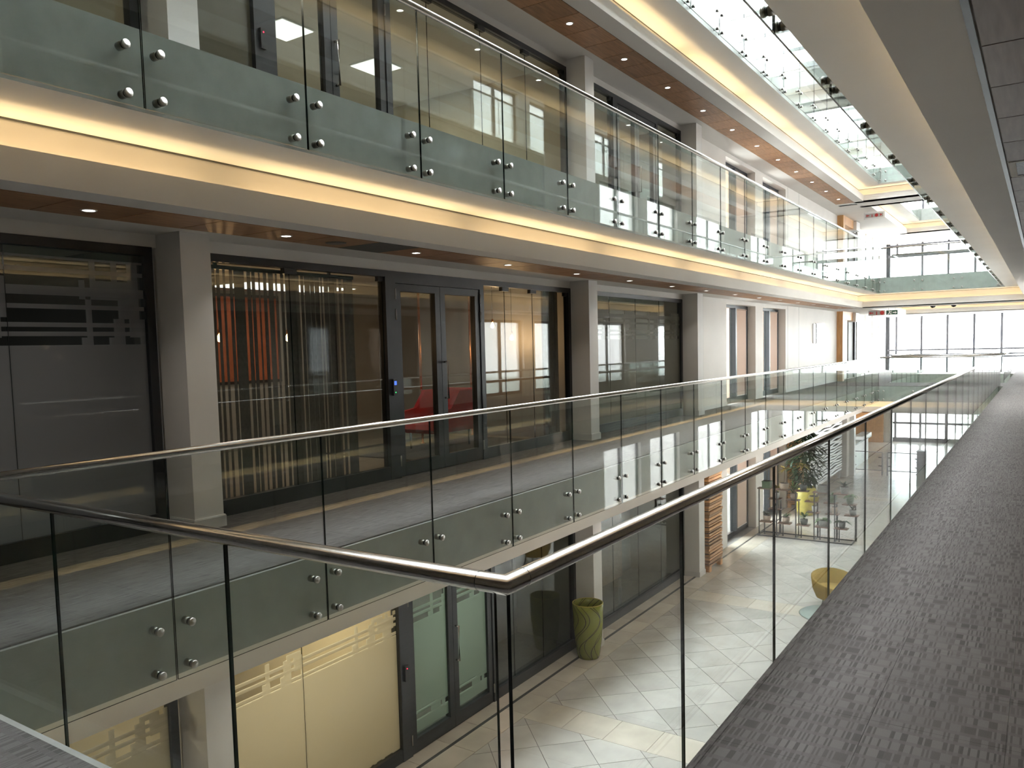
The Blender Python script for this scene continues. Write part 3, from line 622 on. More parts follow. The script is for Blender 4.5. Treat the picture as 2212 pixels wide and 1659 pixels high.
# groove and plaque on the white wall
for k in (0, 1):
    for y in (19.1, 26.9, 28.3): bx('trim_2', -6.949, -6.946, y, y+.012, H*k+.1, H*k+2.79, 'edge_trim', f'vertical joint line in the white wall at {y:.0f} metres, {LV[k]}')
    bx('baseboard_far', WF, WF+.015, C3[1], W1[0], H*k, H*k+.1, 'skirting', f'white skirting before the windows, {LV[k]}'); bx('baseboard_far', WF, WF+.015, W2[1], 34.3, H*k, H*k+.1, 'skirting', f'white skirting after the windows, {LV[k]}')
pq = thing('notice_board', 'white wall notice holder with stacked pages on the white wall', 'notice board', (-6.93, 31.3, 1.9))
link('board', MB().box(-6.945, -6.90, 30.62, 32.0, 1.55, 2.28).mesh('board', 'dark_frame'), pq, (0,0,0)); link('side_panel', MB().box(-6.945, -6.91, 30.25, 30.60, 1.56, 2.26).mesh('side_panel', 'sign_white'), pq, (0,0,0))
for i in range(4): link('page', MB().box(-6.90, -6.892, 30.66, 31.97, 1.565+.178*i, 1.725+.178*i).mesh('page', 'sign_white'), pq, (0,0,0))
link('print', MB().box(-6.892, -6.891, 31.2, 31.32, 2.0, 2.06).box(-6.892, -6.891, 30.85, 31.3, 1.83, 1.85).mesh('print', 'black_plastic'), pq, (0,0,0))
# timber door portal and end of the far wall
for k in (0, 1):
    z = H*k
    p = sroot('door_portal', f'timber lined doorway at the end of the white wall, {LV[k]}', (-6.9, 36, z))
    link('timber_jamb', MB().box(-7.3, -6.72, 34.3, 34.62, z, z+2.79).mesh('timber_jamb', 'wood_panel'), p, (0,0,0)); link('timber_head', MB().box(-7.3, -6.72, 34.62, 36.3, z+2.45, z+2.79).mesh('timber_head', 'wood_panel'), p, (0,0,0))
    link('door_sign_box', MB().box(-6.95, -6.60, 36.3, 37.0, z+2.40, z+2.76).mesh('door_sign_box', 'white_gloss'), p, (0,0,0)); link('white_panel', MB().box(-7.3, -7.1, 34.62, 37.2, z, z+2.45).mesh('white_panel', 'white_gloss'), p, (0,0,0))
    link('glass_leaf', MB().box(-7.1, -7.06, 37.2, 38.2, z, z+2.5).mesh('glass_leaf', 'pot_grey'), p, (0,0,0)); link('dark_post', MB().box(-7.1, -6.98, 38.2, 38.45, z, z+2.6).mesh('dark_post', 'dark_frame'), p, (0,0,0)); link('pier', MB().box(-7.3, WF, 38.45, 39.5, z, z+2.79).mesh('pier', 'wall_paint'), p, (0,0,0)); link('over_panel', MB().box(-7.3, -6.98, 36.3, 38.45, z+2.5, z+2.8).mesh('over_panel', 'wall_paint'), p, (0,0,0))
    bx('wall_spandrel', -7.3, WF, 34.3, YE, z+2.80, z+H, 'wall_paint', f'wall zone above the doorway, {LV[k]}')
bx('wall_spandrel', -7.3, WF, 34.3, YE, -1.0, 0.0, 'wall_paint', 'wall zone over the reception alcove')
bx('wall_far', -7.3, WF, 34.3, 39.5, 2*H, 3*H, 'wall_paint', 'white wall of the far walkway by the end, top level')
# ------------------------------------------------------------------ end glazing and side glazing
MXS = [-6.95, -6.53, -5.35, -4.17, -2.99, -1.81, -0.63, 0.55, 0.90]
wn_ += 1
ew = sroot(f'window_{wn_}', 'tall glazed end wall filling the far end of the atrium', (-3, YE, 0))
for i, x in enumerate(MXS): link('mullion', MB().box(x-(.10 if i in (0, 8) else .05), x+(.10 if i in (0, 8) else .05), YE, YE+.12, Z0, 11.3).mesh('mullion', 'frame_dark' if i else 'dark_frame'), ew, (0,0,0))
TR = [(Z0, Z0+.22), (-2.84, -2.74), (-0.6, -0.5), (0.62, .70), (.76, .83), (1.0, 1.08), (3.3, 3.4), (5.86, 6.0), (6.38, 6.52), (4.45, 4.52), (7.2, 7.3), (9.5, 9.56)]
for a, b in TR: link('transom', MB().box(-6.95, .9, YE-.01, YE+.10, a, b).mesh('transom', 'frame_dark'), ew, (0,0,0))
zs = [Z0+.14, -.55, 3.35, 7.25, 11.2]
for a, b in zip(MXS, MXS[1:]):
    for c, d in zip(zs, zs[1:]):
        link('pane', pane_mesh('pane', b-a-.02, .012, c, d, ['glass_window', 'glass_edge'], 'y'), ew, ((a+b)/2, YE+.05, 0))
wn_ += 1
sw = sroot(f'window_{wn_}', 'bright side glazing beyond the far doorway', (-7.0, 43, 0))
for k in (0, 1, 2):
    for a, b in zip([39.5, 41.3, 43.1, 44.9], [41.3, 43.1, 44.9, 46.8]):
        shop_pane(sw, a, b, H*k, 0.0, 2.8, 'glass_window', -7.1); link('mullion', MB().box(-7.13, -7.06, b-.03, b+.03, H*k, H*k+2.8).mesh('mullion', 'white_gloss'), sw, (0,0,0))
# ------------------------------------------------------------------ near side wall (behind us): mirrored windows and unseen added ones
for k in (-1, 0, 1, 2):
    z = H*k; wfn = MB(); cuts = [(-4.0, 20.85), (23.41, 24.14), (26.65, 28.5), (31.5, 35.0), (38.0, 40.0), (45.0, YE)]; ops = [W1, W2, (28.5, 31.5), (35.0, 38.0), (40.0, 45.0)]  # last three openings are unseen, added to brighten the far end
    for a, b in cuts: wfn.box(WN, WN+.3, a, b, z-.99, z+2.79)
    for a, b in ops: wfn.box(WN, WN+.3, a, b, z+2.6, z+2.79).box(WN, WN+.3, a, b, z-.99, z+.1)
    struct('wall_near', wfn, 'wall_paint', f'white wall with windows on our side, {LV[k]}')
    for i, (a, b) in enumerate(ops):
        wn_ += 1; c = (a+b)/2
        w = sroot(f'window_{wn_}', f'dark framed window with pale blind on our side, third onward added for daylight, {order[i]} from the corner, {LV[k]}', (WN+.15, c, z))
        for nm, p, q, z0, z1 in (('jamb', a, a+.08, .1, 2.6), ('jamb', b-.08, b, .1, 2.6), ('mullion', c-.06, c+.06, .1, 2.6), ('head_frame', a, b, 2.52, 2.6), ('sill_frame', a, b, .1, .2)): frame_box(w, nm, p, q, z0, z1, z, WN+.12, WN+.2)
        shop_pane(w, a+.08, b-.08, z, .2, 2.52, 'glass_blind', WN+.16)
for k in (0, 1):
    for i, (a, b) in enumerate(((5.0, 12.4), (12.9, 17.7))):
        wn_ += 1; w = sroot(f'window_{wn_}', f'dark glazed shopfront on our side, {order[i]} from the corner, {LV[k]}', (WN, a, H*k))
        link('panel', MB().box(WN-.03, WN-.001, a+.08, b-.08, H*k+.16, H*k+2.55).mesh('panel', 'dark_glass'), w, (0,0,0))
        for p, q, z0, z1 in ((a, a+.08, 0, 2.63), (b-.08, b, 0, 2.63), (a+.08, b-.08, 2.55, 2.63), (a+.08, b-.08, 0, .16)): frame_box(w, 'frame', p, q, z0, z1, H*k, WN-.06, WN-.001)
bx('wall_near', -12.0, WN+.3, -4.3, -4.0, Z0, 12, 'room_grey', 'wall behind us closing the atrium')
for k in (-1, 0, 1): bx('ceiling_bridge', WF, WN, -4.0, V1[0]-2.03, H*k+2.79, H*k+2.88, 'ceiling_paint', f'ceiling over the bridge, {LV[k]}')
# ------------------------------------------------------------------ roof with skylight
rf = MB(); zr = 11.34
rf.box(-12, FX, -4.3, 47.2, zr, zr+.3).box(NX, 1.5, -4.3, 47.2, zr, zr+.3).box(FX, NX, -4.3, SKY0, zr, zr+.3).box(FX, NX, V1[1], V2[0], zr, zr+.3).box(FX, NX, V2[1], 47.2, zr, zr+.3)
struct('ceiling_roof', rf, 'ceiling_paint', 'roof slab over the walkways')
sk = sroot('window_skylight', 'long glazed skylight over the atrium', (-3, 20, zr))
for a, b in ((SKY0, V1[1]), V2):
    n = max(2, round((b-a)/2.0))
    for i in range(n+1): link('skylight_bar', MB().box(FX, NX, a+(b-a)*i/n-.03, a+(b-a)*i/n+.03, zr+.1, zr+.2).mesh('skylight_bar', 'white_gloss'), sk, (0,0,0))
    for i in range(n): link('pane', pane_mesh('pane', NX-FX, (b-a)/n-.06, 0, .012, ['glass_skylight']*2, 'x'), sk, ((FX+NX)/2, a+(b-a)*(i+.5)/n, zr+.15))
# ------------------------------------------------------------------ outdoors
bx('ground_outside', -80, 80, -60, 140, Z0-.6, Z0-.35, 'outdoor_ground', 'paved ground outside')
bx('wall_outside', -15, -11.0, 32.4, 44, Z0, 11, 'outdoor_wall', 'peach rendered wing of the building outside')
# reception alcove on the ground floor
bx('wall_alcove', -12.2, -12.0, 34.3, 47.2, Z0, -1, 'wall_paint', 'back wall of the reception alcove'); bx('ceiling_alcove', -12, WF, 34.3, 47.2, -1.05, -.98, 'ceiling_paint', 'ceiling of the reception alcove')
bx('wall_timber', -8.7, -7.0, 46.0, 46.2, Z0, -1.0, 'wood_panel', 'orange timber wall panel behind reception'); bx('wall_cabinet', -7.0, -6.62, 46.3, 46.6, Z0, -1.5, 'cabinet_grey', 'grey cabinet wall beside the end glazing')
bx('wall_end_left', -12, -7.0, 46.8, 47.0, Z0, 0, 'wall_paint', 'end wall left of the glazing')
# ------------------------------------------------------------------ room lamps behind the glazing
def room_light(x, y, z, sx, sy, power, col, label, mat='panel_light'):
    z -= .003; t_ = thing('panel_light', label, 'light', (x, y, z), 'ceiling panel lights in the rooms')
    link('diffuser', MB().box(-sx/2, sx/2, -sy/2, sy/2, -.03, -.02).mesh('diffuser', mat), t_, (x, y, z)); link('housing', MB().box(-sx/2-.02, sx/2+.02, -sy/2-.02, sy/2+.02, -.02, 0).mesh('housing', 'white_gloss'), t_, (x, y, z))
    l = area('room_lamp', (0,0,0), sx, sy, power, col); l.parent = t_; l.location = (0, 0, -.05)
WARM = (1.0, 0.80, 0.50)
room_light(-8.6, 1.5, Z0+2.75, .6, 3.0, RL[0], WARM, 'warm panel light in the left ground floor room'); room_light(-8.4, 6.2, Z0+2.75, .6, 2.0, RL[1], WARM, 'warm panel light behind the glowing frosted panes')
room_light(-8.6, 8.9, Z0+2.75, .5, 1.0, RL[2], (.95, 1, .85), 'panel light behind the frosted double door')
room_light(-10.3, 9.0, 2.75, 1.0, 2.2, RL[3], (1.0, .85, .7), 'panel light in the lounge with the red armchair'); room_light(-9.0, 15.2, 2.75, .6, 2.0, RL[4], (1.0, .9, .75), 'panel light in the room right of the lounge')
room_light(-9.0, 1.5, 2.75, .6, 1.2, RL[5], (.9, .95, 1), 'panel light in the dark room at the left edge')
for y in (8.6, 10.6): room_light(-9.6, y, H+2.75, .6, .6, RL[6], (1, .88, .68), f'square panel light {("left", "right")[y > 9]} in the warm upper room')
room_light(-9.0, 15.2, H+2.75, .6, 1.2, RL[7], (1, .88, .7), 'panel light in the right upper room'); room_light(-8.4, 1.5, H+2.75, .6, 1.2, RL[7], (1, .85, .65), 'panel light in the left upper room')
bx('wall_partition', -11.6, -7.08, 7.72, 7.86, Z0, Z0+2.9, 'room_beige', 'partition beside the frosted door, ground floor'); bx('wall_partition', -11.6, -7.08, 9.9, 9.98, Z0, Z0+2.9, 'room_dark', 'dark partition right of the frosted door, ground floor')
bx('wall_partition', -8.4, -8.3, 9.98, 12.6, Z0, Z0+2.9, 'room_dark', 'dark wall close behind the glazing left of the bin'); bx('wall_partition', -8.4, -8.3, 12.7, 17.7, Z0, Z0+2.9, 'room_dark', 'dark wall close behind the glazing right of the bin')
# ------------------------------------------------------------------ lounge
vb = thing('vertical_blind', 'dark striped vertical blind hanging behind the lounge glass', 'blind', (-7.14, 6.1, 2.55))
link('head_rail', MB().box(-7.17, -7.11, 5.0, 7.3, 2.54, 2.58).box(-7.15, -7.13, 5.3, 5.34, 2.58, 2.75).box(-7.15, -7.13, 6.9, 6.94, 2.58, 2.75).mesh('head_rail', 'dark_frame'), vb, (0,0,0)); rr = random.Random(21); sls = [MB().box(-.001, .001, -q, q, .06, 2.54).mesh('slat', 'blind') for q in (.020, .030, .042)]
for i in range(30): link('slat', rr.choice(sls), vb, (-7.14, 5.05+i*.076+rr.uniform(-.01, .01), 0), rz=rr.uniform(-.3, .5))
vb = thing('curtain', 'brown sheer curtain at the right end of the lounge glass', 'curtain', (-7.16, 12.1, 0)); mb = MB()
pts = [(-7.16+.03*math.sin(i*1.1), 11.85+i*.035) for i in range(17)]
for (a, b), (c, d) in zip(pts, pts[1:]): mb.box(min(a, c)-.004, max(a, c)+.004, b, d, .02, 2.75)
link('cloth', mb.mesh('cloth', 'blind'), vb, (0,0,0))
ap = thing('art_panel', 'orange red artwork panel on the lounge back wall', 'artwork', (-11.55, 8.7, 1.9)); link('canvas', MB().box(-11.59, -11.54, 7.3, 9.9, 1.2, 2.65).mesh('canvas', 'orange_art'), ap, (0,0,0)); link('backing', MB().box(-11.6, -11.575, 7.25, 9.95, 1.15, 2.7).mesh('backing', 'dark_frame'), ap, (0,0,0))
bulb_me = MB().lathe([(0.004, .06), (.02, .03), (.035, -.01), (.03, -.04), (.0, -.055)], 14).mesh('bulb', 'lamp_warm')
for i, (x, y, z) in enumerate(((-9.0, 7.87, 1.88), (-8.0, 12.19, 1.84), (-8.25, 11.95, 2.07), (-9.0, 6.72, 1.88))):
    t_ = thing('pendant_lamp', f'bare glowing pendant bulb, {order[i]} in the lounge', 'lamp', (x, y, z), 'pendant bulbs'); link('bulb', bulb_me, t_, (x, y, z)); link('cord', MB().tube([(0,0,.06), (0,0,2.75-z)], .004, 6).mesh('cord', 'black_plastic'), t_, (x, y, z)); link('socket', MB().lathe([(.018, .05), (.018, .11)], 10).mesh('socket', 'copper'), t_, (x, y, z))
    l = bpy.data.lights.new('bulb_lamp', 'POINT'); l.energy = 6; l.color = (1, .6, .3); l.shadow_soft_size = .04; lo = bpy.data.objects.new('bulb_lamp', l); COL.objects.link(lo); lo.parent = t_; lo.location = (0.08, 0, -.08)
for i, y in enumerate((10.92, 12.41)):
    t_ = thing('copper_pole', f'floor to ceiling copper pole, {("left", "right")[i]} one beside the red armchair', 'pole', (-9.1, y, .012), 'copper poles'); link('pole', MB().tube([(-9.1, y, .012), (-9.1, y, 2.75)], .022, 10).mesh('pole', 'copper'), t_, (0,0,0)); link('flange', MB().lathe([(.05, 0), (.05, .01)], 14).mesh('flange', 'copper'), t_, (-9.1, y, .012))
rc = thing('armchair', 'red upholstered armchair with low swept arm in the lounge', 'chair', (-8.5, 10.75, 0.012))
mb = MB(); mb.prism_x([(10.05, .36), (10.2, .28), (11.25, .28), (11.3, .42), (10.2, .46), (10.08, .44)], -8.85, -8.2); link('seat', mb.mesh('seat', 'red_fabric'), rc, (0,0,0))
mb = MB(); mb.prism_x([(10.95, .42), (11.28, .42), (11.42, .98), (11.18, .99)], -8.85, -8.2); link('backrest', mb.mesh('backrest', 'red_fabric'), rc, (0,0,0))
for x in (-8.93, -8.19): link('arm', MB().prism_x([(10.02, .36), (11.2, .34), (11.25, .97), (10.75, .97), (10.5, .68), (10.0, .62)], x, x+.07).mesh('arm', 'red_fabric'), rc, (0,0,0))
for x in (-8.8, -8.25):
    for y in (10.25, 11.15): link('leg', MB().tube([(x, y, .012), (x, y, .3)], .02, 8).mesh('leg', 'black_plastic'), rc, (0,0,0))
rg = thing('rug', 'dark rug under the red armchair', 'rug', (-8.5, 10.4, 0)); link('pile', MB().box(-9.8, -7.7, 9.2, 12.2, 0, .012).mesh('pile', 'room_dark'), rg, (0,0,0))
# ------------------------------------------------------------------ hanging signs
def arrow(y, cx, cz, s, d): return [(cx-d*s, cz), (cx-d*.1*s, cz+.75*s), (cx-d*.1*s, cz+.28*s), (cx+d*s, cz+.28*s), (cx+d*s, cz-.28*s), (cx-d*.1*s, cz-.28*s), (cx-d*.1*s, cz-.75*s)][::-1 if d > 0 else 1]
def hang_sign(name, label, x0, x1, z0, z1, y, face, marks, top, border=0.0):
    t_ = thing(name, label, 'sign', ((x0+x1)/2, y, z0))
    link('board', MB().box(x0-border, x1+border, y, y+.03, z0-border, z1+border).mesh('board', 'sign_white' if border else face), t_, (0,0,0))
    if border: link('face', MB().box(x0, x1, y-.004, y, z0, z1).mesh('face', face), t_, (0,0,0))
    for nm, mat, poly in marks: link(nm, MB().prism_y(poly, y-.010, y-.003).mesh(nm, mat), t_, (0,0,0))
    for x in (x0+.08, x1-.08): link('hanger', MB().tube([(x, y+.015, z1+border), (x, y+.015, top)], .004, 6).mesh('hanger', 'steel_bolt'), t_, (0,0,0))
def fire_marks(x0, x1, zc, h, n=3):
    w = (x1-x0)/n; c = [x0+w*(i+.5) for i in range(n)]; s = h*.42
    ext = [(c[1]-.22*s, zc-s), (c[1]+.22*s, zc-s), (c[1]+.22*s, zc+.45*s), (c[1]+.08*s, zc+.6*s), (c[1]+.08*s, zc+s), (c[1]-.08*s, zc+s), (c[1]-.08*s, zc+.6*s), (c[1]-.22*s, zc+.45*s)]
    out = [('arrow', 'sign_red', arrow(0, c[0], zc, s, 1)), ('extinguisher_mark', 'sign_red', ext), ('hose_reel_mark', 'sign_red', [(c[2]+s*math.cos(a*math.pi/10), zc+s*math.sin(a*math.pi/10)) for a in range(20)])]
    if n == 4: out.append(('arrow', 'sign_red', [(c[3]-.5*s, zc+.8*s), (c[3]-.5*s, zc-.8*s), (c[3]+.8*s, zc+.1*s)][::1]))
    return out
hang_sign('fire_sign', 'red arrow, extinguisher and hose reel sign hanging over the middle walkway', -5.90, -5.30, 2.59, 2.78, 35.0, 'sign_grey', fire_marks(-5.90, -5.30, 2.685, .19), 2.79)
zc = 2.68; rm = [(-5.18, zc+.065), (-5.14, zc+.03), (-5.17, zc-.02), (-5.21, zc-.07), (-5.17, zc-.07), (-5.135, zc-.02), (-5.10, zc-.07), (-5.07, zc-.05), (-5.11, zc+.0), (-5.10, zc+.03), (-5.07, zc+.02), (-5.07, zc+.05), (-5.11, zc+.06), (-5.14, zc+.075)]
hang_sign('exit_sign', 'dark green running man and arrow exit sign over the middle walkway', -5.25, -4.85, 2.60, 2.77, 35.0, 'sign_green', [('running_man', 'sign_white', rm), ('arrow', 'sign_white', arrow(0, -4.94, zc, .07, -1)), ('divider', 'sign_white', [(-5.053, 2.605), (-5.045, 2.605), (-5.045, 2.765), (-5.053, 2.765)])], 3.24)
hang_sign('fire_sign', 'white framed red arrow fire equipment sign hanging on the upper level', -5.90, -5.27, 6.34, 6.49, 34.2, 'sign_grey', fire_marks(-5.90, -5.27, 6.415, .15, 4), 6.57, .06)
for i, x in enumerate((-3.36, -2.71)):
    t_ = thing('dome_camera', f'small dark dome camera, {("left", "right")[i]} of two under the far slab', 'camera', (x, 32.5, 2.79), 'dome cameras'); link('dome', MB().lathe([(.09, 0), (.085, -.03), (.06, -.07), (.0, -.09)], 16).mesh('dome', 'black_plastic'), t_, (x, 32.5, 2.79)); link('ring', MB().lathe([(.11, 0), (.11, -.015), (.09, -.02)], 16, cap=False).mesh('ring', 'white_gloss'), t_, (x, 32.5, 2.79))
# ------------------------------------------------------------------ ground floor objects
bn = thing('waste_bin', 'tall olive green glazed bin with dark swirling lines by the column', 'bin', (-6.55, 12.19, Z0))
link('body', MB().lathe([(0.0, 0), (.185, 0), (.20, .06), (.235, .3), (.262, .6), (.268, .85), (.27, .96), (.255, .965), (.25, .85), (.22, .3), (.0, .28)], 40, cap=False).mesh('body', 'bin_glaze'), bn, (-6.55, 12.19, Z0))
link('rim', MB().tube([(.263*math.cos(a*math.pi/20), .263*math.sin(a*math.pi/20), .963) for a in range(40)], .009, 8, closed=True).mesh('rim', 'planter_yellow'), bn, (-6.55, 12.19, Z0))
def crate(label, x0, x1, y0, y1, z0, z1):
    t_ = thing('crate_tower', label, 'crate stack', ((x0+x1)/2, (y0+y1)/2, z0), 'timber crate towers'); rr = random.Random(int(y0*7))
    link('core', MB().box(x0+.05, x1-.05, y0+.05, y1-.05, z0+.12, z1).mesh('core', 'stone_dark'), t_, (0,0,0))
    for x in (x0, x1-.1):
        for y in (y0, y1-.14): link('foot', MB().box(x, x+.1, y, y+.14, z0, z0+.13).mesh('foot', 'wood_slat'), t_, (0,0,0))
    z = z0+.13; sl = {}
    while z < z1-.04:
        h = rr.choice((.03, .045, .06)); g_ = rr.choice((.012, .02, .034))
        key = h
        if key not in sl: sl[key] = MB().box(x0, x1, y0, y1, 0, h).mesh('slat', 'wood_slat')
        link('slat', sl[key], t_, (rr.uniform(-.012, .012), rr.uniform(-.012, .012), z)); z += h+g_
crate('tall stack of timber crate boards beside the first tall window, ground floor', -6.92, -6.51, 18.23, 19.15, Z0, -1.0)
crate('timber crate stack behind the tall plant, ground floor', -6.92, -6.56, 26.75, 27.4, Z0, -1.0)
sc_ = thing('slat_screen', 'white wavy horizontal slat screen on legs behind the tall plant', 'screen', (-6.6, 30.4, Z0)); rr = random.Random(3)
for i in range(24):
    z = Z0+.42+i*.1; n = 24; ph = rr.uniform(0, 6); mb = MB()
    P_ = [(27.6+5.9*q/n, z+.018*math.sin(q*.9+ph)+.012*math.sin(q*.37+2*ph)) for q in range(n+1)]
    mb.prism_x(P_ + [(y, zz-.062) for y, zz in P_[::-1]], -6.62, -6.57); link('slat', mb.mesh('slat', 'white_gloss'), sc_, (0,0,0))
for y in (27.7, 29.6, 31.5, 33.4): link('leg', MB().box(-6.68, -6.62, y-.03, y+.03, Z0, -1.0).mesh('leg', 'white_gloss'), sc_, (0,0,0))
link('back_panel', MB().box(-6.75, -6.69, 27.6, 33.5, Z0+.4, -1.05).mesh('back_panel', 'stone_dark'), sc_, (0,0,0))
bx('wall_pier', WF, -6.45, 33.8, 34.3, Z0, -.99, 'wall_paint', 'pier at the end of the white slat screen'); bx('wall_pier', -6.45, -6.27, 34.3, 34.6, Z0, -.99, 'white_gloss', 'narrow white post beside the glass gates')
# leaves
def leaf(mb, p, d, ln, w, droop, mi=0, seg=3):
    p = Vector(p); d = Vector(d).normalized(); side = d.cross(Vector((0, 0, 1)))
    side = (side.normalized() if side.length > .01 else Vector((1, 0, 0))); L0 = []; R0 = []
    for i in range(seg+1):
        q = i/seg; c = p + d*ln*q + Vector((0, 0, -droop*ln*q*q)); ww = w*math.sin(math.pi*min(.97, .12+.85*q))
        L0.append(tuple(c+side*ww)); R0.append(tuple(c-side*ww))
    b0 = len(mb.v); mb.v += L0 + R0
    for i in range(seg): mb.f.append([b0+i, b0+i+1, b0+seg+2+i, b0+seg+1+i]); mb.m.append(mi); mb.sm.append(True)
def plant(label, x, y, z, potm, pr, ph, lm, style, hgt, seed, square=False):
    rr = random.Random(seed); t_ = thing('potted_plant', label, 'plant', (x, y, z), 'pots on the black plant stand')
    if square: pm = MB().box(-pr, pr, -pr, pr, 0, ph).box(-pr-.008, pr+.008, -pr-.008, pr+.008, ph-.025, ph)
    else: pm = MB().lathe([(pr*.72, 0), (pr*.95, ph*.5), (pr, ph), (pr*.86, ph), (pr*.84, ph-.02)], 16)
    link('pot', pm.mesh('pot', potm), t_, (x, y, z)); link('soil', MB().lathe([(pr*.84, ph-.012), (pr*.84, ph+.002)], 12).mesh('soil', 'soil'), t_, (x, y, z))
    if style is None: return
    f = MB()
    if style == 'tree':
        link('stem', MB().tube([(0,0,ph), (.01, .01, ph+hgt*.5), (0, .02, ph+hgt)], .008, 6).mesh('stem', 'stem'), t_, (x, y, z))
        for i in range(26):
            a = rr.uniform(0, 6.28); e = rr.uniform(-.3, .9); leaf(f, (0, .02, ph+hgt-.05*rr.random()), (math.cos(a), math.sin(a), e), rr.uniform(.16, .28), .024, .35)
    elif style == 'bush':
        for i in range(38):
            a = rr.uniform(0, 6.28); e = rr.uniform(.3, 2.2); leaf(f, (rr.uniform(-.03, .03), rr.uniform(-.03, .03), ph+rr.uniform(0, hgt*.5)), (math.cos(a), math.sin(a), e), rr.uniform(.5, .9)*hgt, .022, .4)
    elif style == 'broad':
        for i in range(9):
            a = rr.uniform(0, 6.28); leaf(f, (0, 0, ph), (math.cos(a), math.sin(a), rr.uniform(.4, 1.1)), hgt*rr.uniform(.9, 1.3), .04, .75, seg=5)
    else:
        for i in range(12):
            a = rr.uniform(0, 6.28); leaf(f, (0, 0, ph), (math.cos(a), math.sin(a), rr.uniform(.5, 1.6)), hgt*rr.uniform(.8, 1.2), .02, .3)
    link('foliage', f.mesh('foliage', lm), t_, (x, y, z))
st = thing('plant_stand', 'black steel plant stand with stepped timber shelves, ground floor', 'plant stand', (-5.4, 22.75, Z0)); YS0, YS1 = 22.48, 22.98
bar = lambda nm, x0, x1, y0, y1, z0, z1: link(nm, MB().box(x0, x1, y0, y1, z0, z1).mesh(nm, 'dark_frame'), st, (0,0,0))
for y in (YS0, YS1): bar('base_rail', -6.635, -4.145, y-.015, y+.015, Z0, Z0+.03)
for x in (-6.62, -6.13, -5.62, -5.13, -4.61, -4.16): bar('base_rail', x-.015, x+.015, YS0+.015, YS1-.015, Z0, Z0+.03)
SH = []
for x in (-6.62, -6.137, -5.617, -5.134, -4.605): SH.append((x-.02, x+.34, -2.43, YS0+.12, x))
for x in (-6.238, -5.752, -5.253, -4.755, -4.282): SH.append((x-.17, x+.17, -2.75, YS1-.12, x+.15))
for x in (-6.238, -5.205, -4.707, -4.223): SH.append((x-.17, x+.17, -3.04, YS1-.14, x+.12))
for x in (-6.416, -5.912, -5.421, -4.93, -4.439): SH.append((x-.17, x+.17, -3.37, YS0+.12, x-.05))
for a, b, z, y, px_ in SH:
    link('shelf', MB().box(a, b, y-.12, y+.12, z-.025, z).mesh('shelf', 'shelf_wood'), st, (0,0,0)); bar('post', px_-.014, px_+.014, y-.014, y+.014, Z0+.03, z-.025)
PL = [(-6.40, -2.43, 'pot_green', .11, .20, 'leaf_yellow', 'tree', .42, True, 'green square pot with yellow leaved sapling, top left of the plant stand'),
 (-5.93, -2.43, 'pot_clay', .13, .17, 'leaf_yellow', 'tree', .42, False, 'brown bowl with pale yellow sapling, second on the top row of the plant stand'),
 (-5.42, -2.43, 'pot_dark', .10, .16, 'leaf_yellow', 'tree', .55, False, 'dark pot with tall yellow spiky plant, middle of the top row of the plant stand'),
 (-4.90, -2.43, 'pot_grey', .11, .19, 'leaf_yellow', None, .3, True, 'grey square pot without plant on the top row of the plant stand'),
 (-4.36, -2.43, 'pot_grey', .12, .18, 'leaf_dark', 'spike', .42, False, 'grey mottled pot with thin dark plant, right end of the plant stand top row'),
 (-6.20, -2.75, 'sign_white', .075, .17, 'leaf_yellow', 'bush', .3, False, 'white cup pot with yellow green plant, second row left of the plant stand'),
 (-5.73, -2.75, 'pot_clay', .10, .18, 'leaf_green', 'bush', .42, False, 'pinkish pot with bushy green plant on the second row of the plant stand'),
 (-5.20, -2.75, 'planter_yellow', .14, .14, 'leaf_green', None, .2, False, 'wide olive bowl on the second row of the plant stand'),
 (-4.72, -2.75, 'pot_green', .12, .20, 'leaf_green', 'spike', .14, False, 'squat dark green pot, fourth on the second row of the plant stand'),
 (-4.27, -2.75, 'pot_green', .105, .22, 'leaf_green', 'broad', .22, False, 'round green pot with leafy plant, right end of the second row of the plant stand'),
 (-6.23, -3.04, 'pot_clay', .06, .08, 'leaf_dark', 'spike', .12, False, 'tiny clay pot on the third row of the plant stand'),
 (-5.18, -3.04, 'sign_white', .07, .16, 'leaf_green', None, .1, False, 'small white cup on the third row of the plant stand'),
 (-4.66, -3.04, 'pot_clay', .08, .18, 'leaf_green', None, .1, False, 'narrow brown pot on the third row of the plant stand'),
 (-4.20, -3.04, 'pot_grey', .09, .14, 'leaf_dark', 'spike', .32, False, 'grey pot with spiky spreading plant, lower right of the plant stand'),
 (-6.40, -3.37, 'pot_clay', .105, .16, 'leaf_dark', 'spike', .18, False, 'clay pot with small plant, left end of the bottom row of the plant stand'),
 (-5.88, -3.37, 'pot_clay', .105, .16, 'leaf_green', 'spike', .22, False, 'clay pot with sprig, second on the bottom row of the plant stand'),
 (-5.40, -3.37, 'pot_dark', .105, .15, 'leaf_green', 'bush', .26, False, 'dark green pot with fern, middle of the bottom row of the plant stand'),
 (-4.90, -3.37, 'pot_grey', .12, .17, 'leaf_green', 'broad', .28, False, 'pale grey pot with broad leaves, fourth on the bottom row of the plant stand'),
 (-4.42, -3.37, 'pot_dark', .09, .16, 'leaf_dark', 'broad', .26, False, 'black pot with drooping leaves, right end of the bottom row of the plant stand')]
for i, (x, z, pm, pr, ph, lm, stl, hg, sq, lab) in enumerate(PL):
    yy = YS0+.12 if z in (-2.43, -3.37) else (YS1-.12 if z == -2.75 else YS1-.14); plant(lab, x, yy, z, pm, pr, ph, lm, stl, hg, i+5, sq)
tp = thing('tall_plant', 'tall dark leafy plant in a yellow planter behind the plant stand', 'plant', (-6.15, 25.9, Z0)); rr = random.Random(11)
